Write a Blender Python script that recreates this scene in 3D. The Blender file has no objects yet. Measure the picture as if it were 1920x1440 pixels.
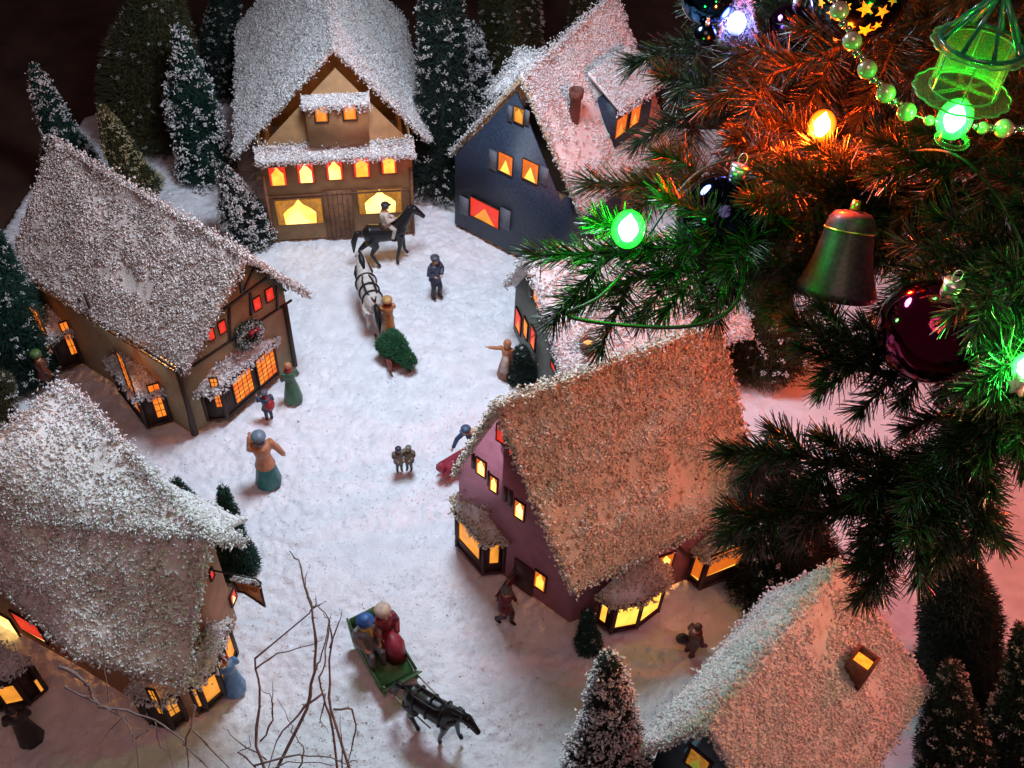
import bpy, math, random
import numpy as np
from mathutils import Vector, Matrix, noise as mnoise

random.seed(7)
rng = np.random.default_rng(7)
sc = bpy.context.scene
sc.unit_settings.system = 'METRIC'
sc.unit_settings.scale_length = 0.01          # one unit is one centimetre: a miniature village
COL = sc.collection
PI = math.pi

# ------------------------------------------------------------------ camera
CAM_H = 80.0; FPX = 1867.0
_p = math.radians(47); _t = math.radians(3.5)
fw = np.array([0, math.cos(_p), -math.sin(_p)])
_d = np.array([0, -math.sin(_p), -math.cos(_p)]); _r = np.array([1., 0, 0])
RT = _r * math.cos(_t) - _d * math.sin(_t)
DN = _d * math.cos(_t) + _r * math.sin(_t)
CO = np.array([0, 0, CAM_H])
cd = bpy.data.cameras.new('camera'); cam = bpy.data.objects.new('camera', cd); COL.objects.link(cam)
cd.sensor_width = 36; cd.lens = 36 * FPX / 1920; cd.clip_start = 1; cd.clip_end = 3000
m = Matrix(((RT[0], -DN[0], -fw[0], CO[0]), (RT[1], -DN[1], -fw[1], CO[1]), (RT[2], -DN[2], -fw[2], CO[2]), (0, 0, 0, 1)))
cam.matrix_world = m
sc.camera = cam

def ray(x, y): return fw + RT * (x - 960) / FPX + DN * (y - 720) / FPX
def G(x, y, z=0.0):
    v = ray(x, y); return CO + v * (z - CAM_H) / v[2]
def Wp(x, y, d): return CO + ray(x, y) * d
def yawto(x0, y0, x1, y1):
    a = G(x0, y0); b = G(x1, y1); return math.atan2(b[1] - a[1], b[0] - a[0])
def tip_at(px, py, base):
    """point on the pixel's ray that lies closest to the vertical over base"""
    v = ray(px, py); h = v[:2]; t = ((base[:2] - CO[:2]) @ h) / (h @ h)
    return CO + v * t

# ------------------------------------------------------------------ materials
def srgb(h):
    h = h.lstrip('#'); o = []
    for i in (0, 2, 4):
        c = int(h[i:i+2], 16) / 255; o.append(c / 12.92 if c <= .04045 else ((c + .055) / 1.055) ** 2.4)
    return tuple(o)
MT = {}
def mat(name, col, rough=.7, var=.25, scale=1.5, bump=0., bscale=6., metal=0., spec=.4, island=None, trans=0., coat=0., c2=None, sub=0.):
    if name in MT: return MT[name]
    m = bpy.data.materials.new(name); m.use_nodes = True; nt = m.node_tree; N = nt.nodes; L = nt.links
    b = N['Principled BSDF']; b.inputs['Roughness'].default_value = rough; b.inputs['Metallic'].default_value = metal
    b.inputs['Specular IOR Level'].default_value = spec
    b.inputs['Transmission Weight'].default_value = trans
    b.inputs['Coat Weight'].default_value = coat
    if sub: 
        b.inputs['Subsurface Weight'].default_value = sub; b.inputs['Subsurface Radius'].default_value = (.4, .4, .45); b.inputs['Subsurface Scale'].default_value = .4
    tc = N.new('ShaderNodeTexCoord')
    nz = N.new('ShaderNodeTexNoise'); nz.inputs['Scale'].default_value = scale; nz.inputs['Detail'].default_value = 6
    L.new(tc.outputs['Object'], nz.inputs['Vector'])
    rp = N.new('ShaderNodeValToRGB'); rp.color_ramp.elements[0].position = .28 if 'roof card' in name else .35; rp.color_ramp.elements[1].position = .48 if 'roof card' in name else .65
    a = tuple(c * (1 - var) for c in col) if c2 is None else c2
    z = tuple(min(1, c * (1 + var * .6)) for c in col) if c2 is None else col
    rp.color_ramp.elements[0].color = (*a, 1); rp.color_ramp.elements[1].color = (*z, 1)
    L.new(nz.outputs['Fac'], rp.inputs['Fac'])
    out = rp.outputs['Color']
    if island is not None:
        gi = N.new('ShaderNodeNewGeometry'); r2 = N.new('ShaderNodeValToRGB'); r2.color_ramp.interpolation = 'LINEAR'
        els = r2.color_ramp.elements
        els[0].position = island[0][0]; els[0].color = (*island[0][1], 1)
        els[1].position = island[-1][0]; els[1].color = (*island[-1][1], 1)
        for p, c in island[1:-1]:
            e = els.new(p); e.color = (*c, 1)
        L.new(gi.outputs['Random Per Island'], r2.inputs['Fac'])
        mx = N.new('ShaderNodeMix'); mx.data_type = 'RGBA'; mx.blend_type = 'MULTIPLY'; mx.inputs['Factor'].default_value = 1
        L.new(out, mx.inputs['A']); L.new(r2.outputs['Color'], mx.inputs['B']); out = mx.outputs['Result']
    L.new(out, b.inputs['Base Color'])
    if bump:
        n2 = N.new('ShaderNodeTexNoise'); n2.inputs['Scale'].default_value = bscale; n2.inputs['Detail'].default_value = 8
        L.new(tc.outputs['Object'], n2.inputs['Vector'])
        bp = N.new('ShaderNodeBump'); bp.inputs['Strength'].default_value = bump; bp.inputs['Distance'].default_value = .1
        L.new(n2.outputs['Fac'], bp.inputs['Height']); L.new(bp.outputs['Normal'], b.inputs['Normal'])
    MT[name] = m; return m
def glow(name, col, strength, var=.35, scale=1.2, col2=None):
    if name in MT: return MT[name]
    m = bpy.data.materials.new(name); m.use_nodes = True; nt = m.node_tree; N = nt.nodes; L = nt.links
    b = N['Principled BSDF']; b.inputs['Base Color'].default_value = (*[c * .5 for c in col], 1); b.inputs['Roughness'].default_value = .5
    tc = N.new('ShaderNodeTexCoord'); nz = N.new('ShaderNodeTexNoise'); nz.inputs['Scale'].default_value = scale; nz.inputs['Detail'].default_value = 3
    L.new(tc.outputs['Object'], nz.inputs['Vector'])
    rp = N.new('ShaderNodeValToRGB'); rp.color_ramp.elements[0].position = .3; rp.color_ramp.elements[1].position = .7
    c2 = col2 or tuple(c * (1 - var) for c in col)
    rp.color_ramp.elements[0].color = (*c2, 1); rp.color_ramp.elements[1].color = (*col, 1)
    L.new(nz.outputs['Fac'], rp.inputs['Fac']); L.new(rp.outputs['Color'], b.inputs['Emission Color'])
    b.inputs['Emission Strength'].default_value = strength
    MT[name] = m; return m

M_SNOW = mat('ground snow', (.80, .81, .86), .55, .10, .6, 1.0, 3.5, spec=.5,
             island=[(0, (.8, .8, .82)), (.5, (1, 1, 1)), (1, (1, 1, 1))])
M_CHIP = mat('snow chips', (.90, .89, .90), .45, .08, .7, spec=.5, sub=.6,
             island=[(0, (.50, .42, .37)), (.13, (.80, .74, .70)), (.3, (.96, .95, .95)), (1, (1.1, 1.1, 1.12))])
M_CHIPT = mat('tan snow chips', (.92, .84, .68), .5, .12, .7, spec=.5, sub=.5,
             island=[(0, (.32, .22, .16)), (.15, (.65, .55, .45)), (.35, (.95, .9, .86)), (1, (1.05, 1.05, 1.05))])
M_CHIPC = mat('dusty pinkish snow chips', (.80, .73, .71), .5, .12, .7, spec=.4, sub=.5,
             island=[(0, (.40, .30, .26)), (.3, (.75, .66, .6)), (.6, (.95, .93, .92)), (1, (1.15, 1.15, 1.15))])
M_ROOF = mat('frosted brown roof card', (.86, .84, .84), .7, .5, 1.1, .6, 8, c2=(.50, .40, .35))
M_ROOFC = mat('brown roof card', (.72, .64, .60), .8, .5, 1.3, .6, 8, c2=(.30, .20, .165))
M_ROOFE = mat('dark tan roof card', (.78, .68, .52), .8, .5, 1.6, .6, 8, c2=(.26, .15, .08))
M_FLOOR = mat('dark brown floor', (.055, .026, .018), .6, .5, .15)
M_BROWN = mat('tan painted wall', (.36, .20, .09), .7, .18, .8, .15, 8)
M_BROWN2 = mat('brown plank door', (.22, .10, .05), .7, .3, 1.5)
M_NAVY = mat('navy painted wall', (.028, .042, .075), .45, .5, 5, .3, 12)
M_OCHRE = mat('ochre plaster wall', (.35, .24, .13), .7, .15, .8, .12, 8)
M_ORANGE = mat('apricot plaster wall', (.50, .24, .12), .7, .15, .8, .12, 8)
M_PINK = mat('dusty pink wall', (.46, .16, .21), .6, .15, .8, .12, 8)
M_GREY = mat('grey green wall', (.17, .20, .17), .7, .15, .8, .12, 8)
M_BLUEG = mat('slate blue wall', (.11, .20, .27), .6, .15, .8, .12, 8)
M_BEAM = mat('dark timber paint', (.045, .022, .016), .6, .3, 3)
M_SHUT = mat('grey shutter paint', (.13, .14, .17), .6, .2, 4)
M_MAROON = mat('maroon timber paint', (.07, .015, .02), .5, .3, 3)
M_CHIM = mat('red brown chimney', (.16, .055, .04), .7, .3, 4)
M_TAN = mat('cream gable board', (.45, .33, .20), .7, .2, 2)
G_YEL = glow('yellow lit window', (1, .66, .10), 1.7, .3, .45, (1, .30, .02))
G_HOT = glow('bright lit window', (1, .78, .26), 2.6, .2, .4, (1, .42, .04))
G_ORG = glow('orange lit window', (1, .32, .03), 1.15, .45, .8, (.80, .09, .006))
G_AMB = glow('amber lit window', (1, .36, .04), 1.1, .4, .8)
G_RED = glow('red lit curtain', (1, .045, .02), .85, .3, 1.5)
G_CUR = glow('dim ochre lit curtain', (.75, .30, .03), .55, .6, 3.)
G_CURO = glow('orange lit curtain', (1, .20, .015), .8, .3, 2.)
G_BLUR = glow('lit hearth opening', (1, .30, .02), 2.2, .5, 2.)

# ------------------------------------------------------------------ mesh helpers
class MB:
    def __init__(s): s.V = []; s.F = []; s.n = 0; s.A = []
    def add(s, vs, fs):
        o = s.n
        for v in vs: s.V.append((float(v[0]), float(v[1]), float(v[2])))
        for f in fs: s.F.append([i + o for i in f])
        s.n += len(vs); return s
    def prism(s, poly, off):
        """poly: list of 3D points, off: 3D extrusion vector"""
        n = len(poly); off = np.array(off)
        vs = [np.array(p) for p in poly] + [np.array(p) + off for p in poly]
        fs = [list(range(n))[::-1], list(range(n, 2 * n))] + [[i, (i + 1) % n, n + (i + 1) % n, n + i] for i in range(n)]
        return s.add(vs, fs)
    def bar(s, a, b, w, h, up=(0, 0, 1)):
        a = np.array(a, float); b = np.array(b, float); d = b - a; d /= np.linalg.norm(d)
        u = np.array(up, float); x = np.cross(d, u)
        if np.linalg.norm(x) < 1e-5: x = np.cross(d, (1, 0, 0))
        x /= np.linalg.norm(x); y = np.cross(x, d)
        c = [a + x * sx * w / 2 + y * sy * h / 2 for sx, sy in ((-1, -1), (1, -1), (1, 1), (-1, 1))]
        return s.prism(c, b - a)
    def box(s, c, size, rz=0.):
        c = np.array(c, float); cs, sn = math.cos(rz), math.sin(rz); vs = []
        for z in (-1, 1):
            for x, y in ((-1, -1), (1, -1), (1, 1), (-1, 1)):
                X = x * size[0] / 2; Y = y * size[1] / 2
                vs.append(c + np.array([X * cs - Y * sn, X * sn + Y * cs, z * size[2] / 2]))
        return s.add(vs, [[3, 2, 1, 0], [4, 5, 6, 7], [0, 1, 5, 4], [1, 2, 6, 5], [2, 3, 7, 6], [3, 0, 4, 7]])
    def tube(s, pts, rad, seg=8, cap=True):
        pts = [np.array(p, float) for p in pts]; n = len(pts)
        if not hasattr(rad, '__len__'): rad = [rad] * n
        vs = []; x = None
        for i, p in enumerate(pts):
            t = pts[min(i + 1, n - 1)] - pts[max(i - 1, 0)]; L_ = np.linalg.norm(t); t = t / (L_ if L_ else 1)
            if x is None:
                x = np.cross(t, (0, 0, 1)) if abs(t[2]) < .9 else np.cross(t, (1, 0, 0))
            x = x - t * (x @ t); x /= np.linalg.norm(x); y = np.cross(t, x)
            for k in range(seg):
                a = 2 * PI * k / seg; vs.append(p + (x * math.cos(a) + y * math.sin(a)) * rad[i])
        fs = [[i * seg + k, i * seg + (k + 1) % seg, (i + 1) * seg + (k + 1) % seg, (i + 1) * seg + k] for i in range(n - 1) for k in range(seg)]
        if cap: fs += [list(range(seg))[::-1], [(n - 1) * seg + k for k in range(seg)]]
        return s.add(vs, fs)
    def ball(s, c, r, seg=12, rings=8, sc_=(1, 1, 1), M=None):
        vs = []; c = np.array(c, float)
        for i in range(rings + 1):
            th = PI * i / rings
            for k in range(seg):
                a = 2 * PI * k / seg
                v = np.array([math.sin(th) * math.cos(a) * sc_[0], math.sin(th) * math.sin(a) * sc_[1], math.cos(th) * sc_[2]]) * r
                vs.append(c + (M @ v if M is not None else v))
        fs = [[i * seg + k, (i + 1) * seg + k, (i + 1) * seg + (k + 1) % seg, i * seg + (k + 1) % seg] for i in range(rings) for k in range(seg)]
        return s.add(vs, fs)
    def lathe(s, prof, c=(0, 0, 0), seg=24, sx=1., sy=1., cap=False, wob=None):
        vs = []; c = np.array(c, float)
        for i, (r, z) in enumerate(prof):
            for k in range(seg):
                a = 2 * PI * k / seg; rr = r * (wob(i, a) if wob else 1)
                vs.append(c + np.array([rr * math.cos(a) * sx, rr * math.sin(a) * sy, z]))
        n = len(prof)
        fs = [[i * seg + k, i * seg + (k + 1) % seg, (i + 1) * seg + (k + 1) % seg, (i + 1) * seg + k] for i in range(n - 1) for k in range(seg)]
        if cap: fs += [list(range(seg))[::-1], [(n - 1) * seg + k for k in range(seg)]]
        return s.add(vs, fs)
    def arr(s, V, F):
        """numpy arrays: V (n,3), F (m,k)"""
        s.A.append((np.asarray(V, float), np.asarray(F))); return s
    def build(s, name, material, parent=None, smooth=False, remesh=None, local=False):
        V = np.array(s.V, float).reshape(-1, 3); me = bpy.data.meshes.new(name)
        inv = None
        if parent is not None and not local:
            o_ = parent
            inv = WM[parent.name].inverted()
        allV = [V]; loops = [i for f in s.F for i in f]; cnt = [len(f) for f in s.F]; off = len(V)
        LP = [np.array(loops, np.int64)]; CN = [np.array(cnt, np.int64)]
        for (v, f) in s.A:
            allV.append(v); LP.append((f + off).ravel()); CN.append(np.full(len(f), f.shape[1])); off += len(v)
        V = np.concatenate(allV); LP = np.concatenate(LP).astype(np.int32); CN = np.concatenate(CN).astype(np.int32)
        if inv is not None:
            I = np.array(inv); V = V @ I[:3, :3].T + I[:3, 3]
        me.vertices.add(len(V)); me.vertices.foreach_set('co', V.astype(np.float32).ravel())
        me.loops.add(len(LP)); me.loops.foreach_set('vertex_index', LP)
        me.polygons.add(len(CN)); st = np.concatenate([[0], np.cumsum(CN)[:-1]]).astype(np.int32)
        me.polygons.foreach_set('loop_start', st); me.polygons.foreach_set('loop_total', CN)
        me.update(calc_edges=True); me.validate()
        ob = bpy.data.objects.new(name, me); COL.objects.link(ob)
        if remesh:
            md = ob.modifiers.new('r', 'REMESH'); md.mode = 'VOXEL'; md.voxel_size = remesh; md.use_smooth_shade = True
            ms = ob.modifiers.new('s', 'SMOOTH'); ms.factor = .6; ms.iterations = 3
            dg = bpy.context.evaluated_depsgraph_get(); dg.update()
            me2 = bpy.data.meshes.new_from_object(ob.evaluated_get(dg)); ob.modifiers.clear(); ob.data = me2; me = me2
            me.name = name
        if material: me.materials.clear(); me.materials.append(material)
        if smooth: me.polygons.foreach_set('use_smooth', np.ones(len(me.polygons), bool))
        if parent is not None: ob.parent = parent
        WM[ob.name] = WM[parent.name].copy() if parent is not None else Matrix.Identity(4)
        return ob
WM = {}
def thing(name, label, cat, loc=(0, 0, 0), rz=0., group=None):
    o = bpy.data.objects.new(name, None); COL.objects.link(o); o.empty_display_size = 1
    o.location = tuple(float(v) for v in loc); o.rotation_euler = (0, 0, rz)
    WM[o.name] = Matrix.Translation(Vector([float(v) for v in loc])) @ Matrix.Rotation(rz, 4, 'Z')
    tag(o, label, cat, group); return o
def tag(o, label=None, cat=None, group=None, kind=None):
    if label: o['label'] = label
    if cat: o['category'] = cat
    if group: o['group'] = group
    if kind: o['kind'] = kind
    return o
def origin(ob, p):
    """move a top-level mesh's origin to p without moving its shape"""
    me = ob.data; n = len(me.vertices); a = np.empty(n * 3, np.float32); me.vertices.foreach_get('co', a)
    a = a.reshape(-1, 3) - np.array(p, np.float32); me.vertices.foreach_set('co', a.ravel()); ob.location = tuple(float(v) for v in p); me.update()

def nz3(P, s, seed=0.):
    return np.array([mnoise.noise(Vector((p[0] * s + seed, p[1] * s + seed * 2, p[2] * s))) for p in P])

_T = np.array([[1, 0, -.35], [-.5, .87, -.35], [-.5, -.87, -.35], [0, 0, 1.]])
_TF = np.array([[0, 2, 1], [0, 1, 3], [1, 2, 3], [2, 0, 3]])
def rot_rand(n):
    q = rng.normal(size=(n, 4)); q /= np.linalg.norm(q, axis=1)[:, None]; w, x, y, z = q.T
    return np.stack([np.stack([1-2*(y*y+z*z), 2*(x*y-z*w), 2*(x*z+y*w)], 1), np.stack([2*(x*y+z*w), 1-2*(x*x+z*z), 2*(y*z-x*w)], 1),
                     np.stack([2*(x*z-y*w), 2*(y*z+x*w), 1-2*(x*x+y*y)], 1)], 1)
def chips(P, size):
    n = len(P); t = _T[None] * np.stack([rng.uniform(.7, 1.3, n), rng.uniform(.35, .9, n), rng.uniform(.25, .6, n)], 1)[:, None, :]
    t = t + rng.normal(scale=.12, size=(n, 4, 3)); R = rot_rand(n)
    v = np.einsum('nij,nkj->nki', R, t) * (size if np.isscalar(size) else np.asarray(size)[:, None, None]) + P[:, None, :]
    f = _TF[None] + (np.arange(n) * 4)[:, None, None]
    return v.reshape(-1, 3), f.reshape(-1, 3)
def spikes(P, D, Ln, w):
    """thin three-sided needles from P along D"""
    n = len(P); D = D / np.linalg.norm(D, axis=1)[:, None]
    a = np.cross(D, rng.normal(size=(n, 3))); a /= np.linalg.norm(a, axis=1)[:, None]; b = np.cross(D, a)
    vs = []
    for k, (e, sc_) in enumerate(((0, 1), (1, .45))):
        for j in range(3):
            an = 2 * PI * j / 3
            vs.append(P + D * (Ln * e)[:, None] + (a * math.cos(an) + b * math.sin(an)) * w * sc_)
    v = np.stack(vs, 1); F = np.array([[0, 1, 4, 3], [1, 2, 5, 4], [2, 0, 3, 5]])
    f = F[None] + (np.arange(n) * 6)[:, None, None]
    return v.reshape(-1, 3), f.reshape(-1, 4)

def patch(mb, q, thick=.35, amp=.25, n=28, down=None):
    """roof slab over the quad q (ridge a,b / eave c,d order a-b-c-d), bumpy on top"""
    a, b, c, d = [np.array(p, float) for p in q]
    U = np.linspace(0, 1, n); P = []
    for v in U:
        for u in U: P.append((a * (1 - u) + b * u) * (1 - v) + (d * (1 - u) + c * u) * v)
    P = np.array(P); nrm = np.cross(c - a, d - b); nrm /= np.linalg.norm(nrm)
    if nrm[2] < 0: nrm = -nrm
    T = P + nrm * (nz3(P, .35, 3) * amp + nz3(P, 1.3, 9) * amp * .4)[:, None]; B = P - nrm * thick
    V = np.concatenate([T, B]); F = []; N2 = n * n
    for i in range(n - 1):
        for j in range(n - 1):
            k = i * n + j; F.append([k, k + 1, k + n + 1, k + n]); F.append([N2 + k, N2 + k + n, N2 + k + n + 1, N2 + k + 1])
    edge = [j for j in range(n)] + [i * n + n - 1 for i in range(1, n)] + [(n - 1) * n + j for j in range(n - 2, -1, -1)] + [i * n for i in range(n - 2, 0, -1)]
    for k in range(len(edge)):
        i0, i1 = edge[k], edge[(k + 1) % len(edge)]; F.append([i0, N2 + i0, N2 + i1, i1])
    mb.add(V, F)
def qsample(q, n, amp=.25, spread=.05):
    a, b, c, d = [np.array(p, float) for p in q]; u = rng.random(n)[:, None]; v = rng.random(n)[:, None]
    P = (a * (1 - u) + b * u) * (1 - v) + (d * (1 - u) + c * u) * v
    nrm = np.cross(c - a, d - b); nrm /= np.linalg.norm(nrm)
    if nrm[2] < 0: nrm = -nrm
    return P + nrm * (nz3(P, .35, 3) * amp + .04 + rng.random(n) * spread)[:, None]
def qarea(q):
    a, b, c, d = [np.array(p, float) for p in q]; return .5 * np.linalg.norm(np.cross(b - a, d - a)) + .5 * np.linalg.norm(np.cross(d - c, b - c))
def lsample(a, b, n, r, droop=.0):
    a = np.array(a, float); b = np.array(b, float); t = rng.random(n)[:, None]
    P = a * (1 - t) + b * t + rng.normal(scale=r, size=(n, 3)); P[:, 2] -= np.abs(rng.normal(scale=1, size=n)) * droop; return P
def snowy(parent, quads, ridges=(), eaves=(), dens=20, size=.20, cmat=None, name='snow', patchmat=None, amp=.25, thick=.35, rname='roof', cover=1.0):
    rb = MB(); [patch(rb, q, thick, amp, max(4, min(28, int(math.sqrt(qarea(q)) * 1.6)))) for q in quads]
    ro = rb.build(rname, patchmat or M_ROOF, parent)
    P = []
    for q in quads:
        k = int(qarea(q) * dens * cover * 2.3); s = qsample(q, k, amp)
        keep = nz3(s, .22, 15) * .55 + nz3(s, .9, 5) * .5 + rng.normal(scale=.2, size=k) > -.3; keep &= (nz3(s, .16, 21) + nz3(s, .6, 11) * .5 + rng.normal(scale=.14, size=k)) < .40; P.append(s[keep])
    for a, b in eaves:
        L_ = np.linalg.norm(np.array(a) - np.array(b)); P.append(lsample(a, b, int(L_ * 42), .20, .28))
    for a, b in ridges:
        L_ = np.linalg.norm(np.array(a) - np.array(b)); P.append(lsample(a, b, int(L_ * 60), .32, .05))
    P = np.concatenate(P); s = size * rng.uniform(.5, 1.3, len(P))
    V, F = chips(P, s); mb = MB(); mb.arr(V, F)
    return mb.build(name, cmat or M_CHIP, ro)

class Plane:
    """vertical wall plane through ground points A and B; outward is to the camera side unless flipped"""
    def __init__(s, A, B, out=None):
        s.A = np.array([A[0], A[1], 0.]); s.B = np.array([B[0], B[1], 0.]); d = s.B - s.A; s.L = np.linalg.norm(d); s.u = d / s.L
        n = np.array([s.u[1], -s.u[0], 0.])
        if n @ (CO - s.A) < 0: n = -n
        if out is not None and n @ out < 0: n = -n
        s.n = n
    def hit(s, px, py):
        v = ray(px, py); t = ((s.A - CO) @ s.n) / (v @ s.n); p = CO + v * t
        return (p - s.A) @ s.u, p[2]
    def P(s, u, z, o=0.): return s.A + s.u * u + np.array([0, 0, z]) + s.n * o
    def rect(s, pts):
        h = [s.hit(*p) for p in pts]          # tl tr br bl
        return ((h[0][0] + h[3][0]) / 2, (h[1][0] + h[2][0]) / 2, (h[2][1] + h[3][1]) / 2, (h[0][1] + h[1][1]) / 2)
def quadp(pl, r, o): 
    u0, u1, z0, z1 = r; return [pl.P(u0, z0, o), pl.P(u1, z0, o), pl.P(u1, z1, o), pl.P(u0, z1, o)]
def window(parent, pl, r, glass=None, curtain=None, style='tent', frame=None, fw_=.16, lattice=0, name='window', lat_m=None, glass_red=False):
    """r = (u0,u1,z0,z1) on the plane; the pane lies 0.06 in front, curtains 0.1, the frame proud of both"""
    u0, u1, z0, z1 = r
    if u0 > u1: u0, u1 = u1, u0
    W_, H_ = u1 - u0, z1 - z0
    w = MB()
    e = fw_
    for (a, b, c, d) in ((u0 - e, u0, z0 - e, z1 + e), (u1, u1 + e, z0 - e, z1 + e), (u0, u1, z1, z1 + e), (u0, u1, z0 - e, z0)):
        w.prism(quadp(pl, (a, b, c, d), .01), pl.n * .17)
    fo = w.build(name, frame or M_BEAM, parent)
    p = MB(); p.prism(quadp(pl, (u0, u1, z0, z1), .02), pl.n * .05); po = p.build('pane', glass or G_YEL, fo)
    if lattice:
        l = MB(); nu = max(2, int(W_ / lattice)); nz_ = max(2, int(H_ / lattice)); t = .035
        for i in range(1, nu): uu = u0 + W_ * i / nu; l.prism(quadp(pl, (uu - t, uu + t, z0, z1), .08), pl.n * .03)
        for i in range(1, nz_): zz = z0 + H_ * i / nz_; l.prism(quadp(pl, (u0, u1, zz - t, zz + t), .083), pl.n * .03)
        l.build('lattice', lat_m or mat('window lattice', (.16, .03, .01), .6), fo)
    if curtain is not None:
        def PL(pts): return [pl.P(u0 + W_ * x, z0 + H_ * y, .08) for x, y in pts]
        c = MB()
        if style == 'tent':     # curtains tied back: light shows as a pointed tent
            L_ = [(0, 0), (.16, 0), (.14, .45), (.25, .62), (.40, .78), (.5, 1), (0, 1)]
            R_ = [(1 - x, y) for x, y in L_][::-1]
            c.prism(PL(L_), pl.n * .04); c.prism(PL(R_), pl.n * .04)
        elif style == 'arch':   # pointed valance
            c.prism(PL([(0, 0), (.13, 0), (.13, .62), (.32, .78), (.5, .98), (.5, 1), (0, 1)]), pl.n * .04)
            c.prism(PL([(1, 0), (1, 1), (.5, 1), (.5, .98), (.68, .78), (.87, .62), (.87, 0)]), pl.n * .04)
        elif style == 'wedge':
            c.prism(PL([(0, 0), (.12, 0), (.5, .72), (.88, 0), (1, 0), (1, 1), (0, 1)][::-1]), pl.n * .04)
        elif style == 'half':
            c.prism(PL([(0, .0), (.1, .05), (.95, .1), (1, 0), (1, 1), (0, 1)]), pl.n * .04)
        c.build('curtain', curtain, fo)
    return fo

def walls(parent, foot, tops, material, gap=.5, thick=.3, name='wall'):
    """ring of wall panels; foot list of xy (closed), tops list of z at the same points"""
    n = len(foot); c = np.mean(np.array(foot), axis=0); mb = MB(); V = []
    for inner in (0, 1):
        for (x, y), z in zip(foot, tops):
            p = np.array([x, y]); d = c - p; d = d / np.linalg.norm(d) * thick * inner
            V.append([x + d[0], y + d[1], gap]); V.append([x + d[0], y + d[1], z])
    F = []
    for i in range(n):
        j = (i + 1) % n
        F.append([2*i, 2*j, 2*j+1, 2*i+1]); o = 2 * n
        F.append([o+2*i, o+2*i+1, o+2*j+1, o+2*j]); F.append([2*i, o+2*i, o+2*j, 2*j]); F.append([2*i+1, 2*j+1, o+2*j+1, o+2*i+1])
    mb.add(V, F); return mb.build(name, material, parent)
def roof_z(planes, x, y):
    zs = []
    for (p, nrm) in planes: zs.append(p[2] - (nrm[0] * (x - p[0]) + nrm[1] * (y - p[1])) / nrm[2])
    return min(zs)
def mkplane(a, b, c):
    a, b, c = map(lambda v: np.array(v, float), (a, b, c)); n = np.cross(b - a, c - a); return (a, n if n[2] > 0 else -n)
def inner_light(p, power, col=(1, .42, .10), r=.8, name='house_light'):
    l = bpy.data.lights.new(name, 'POINT'); l.energy = power * 1.8; l.color = col; l.shadow_soft_size = r
    o = bpy.data.objects.new(name, l); COL.objects.link(o); o.location = tuple(float(v) for v in p); return o

def gable_house(label, foot_l, foot_r, adir, depth, r0, r1, l0, l1, q0, q1, wallmat, chipm=None, roofm=None, dens=20, power=300, cat='miniature house', group=None, extra_front=None, name='miniature_house', wz=.75, back=True):
    """front wall foot_l..foot_r (xy), going back along adir by depth. roof corners 3D."""
    fl = np.array(foot_l[:2]); fr = np.array(foot_r[:2]); a = np.array([math.cos(adir), math.sin(adir)])
    planes = [mkplane(r0, l0, l1), mkplane(r0, q0, q1)]
    c = (fl + fr) / 2 + a * depth / 2
    t = thing(name, label, cat, (c[0], c[1], 0), group=group)
    front = [fl] + (extra_front or []) + [fr]
    bl = fl + a * depth; br = fr + a * depth
    ring = []
    def seg(p, q):
        out = [p]; best = None
        for k in range(1, 60):
            s = p + (q - p) * k / 60; z = roof_z(planes, *s)
            if best is None or z > best[0]: best = (z, s, k)
        zp, zq = roof_z(planes, *p), roof_z(planes, *q)
        if best[0] > max(zp, zq) + 1: out.append(best[1])
        return out
    pts = front + [br, bl]
    for i in range(len(pts)): ring += seg(np.array(pts[i]), np.array(pts[(i + 1) % len(pts)]))
    tops = [roof_z(planes, *p) - wz for p in ring]
    w = walls(t, ring, tops, wallmat)
    s = snowy(t, [(r0, r1, l1, l0), (r0, r1, q1, q0)], ridges=[(r0, r1)], eaves=[(l0, l1), (q0, q1), (r0, l0), (r0, q0), (r1, l1), (r1, q1)], dens=dens, cmat=chipm, patchmat=roofm)
    inner_light((c[0], c[1], 1.5), power)
    return t, planes, ring

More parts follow.
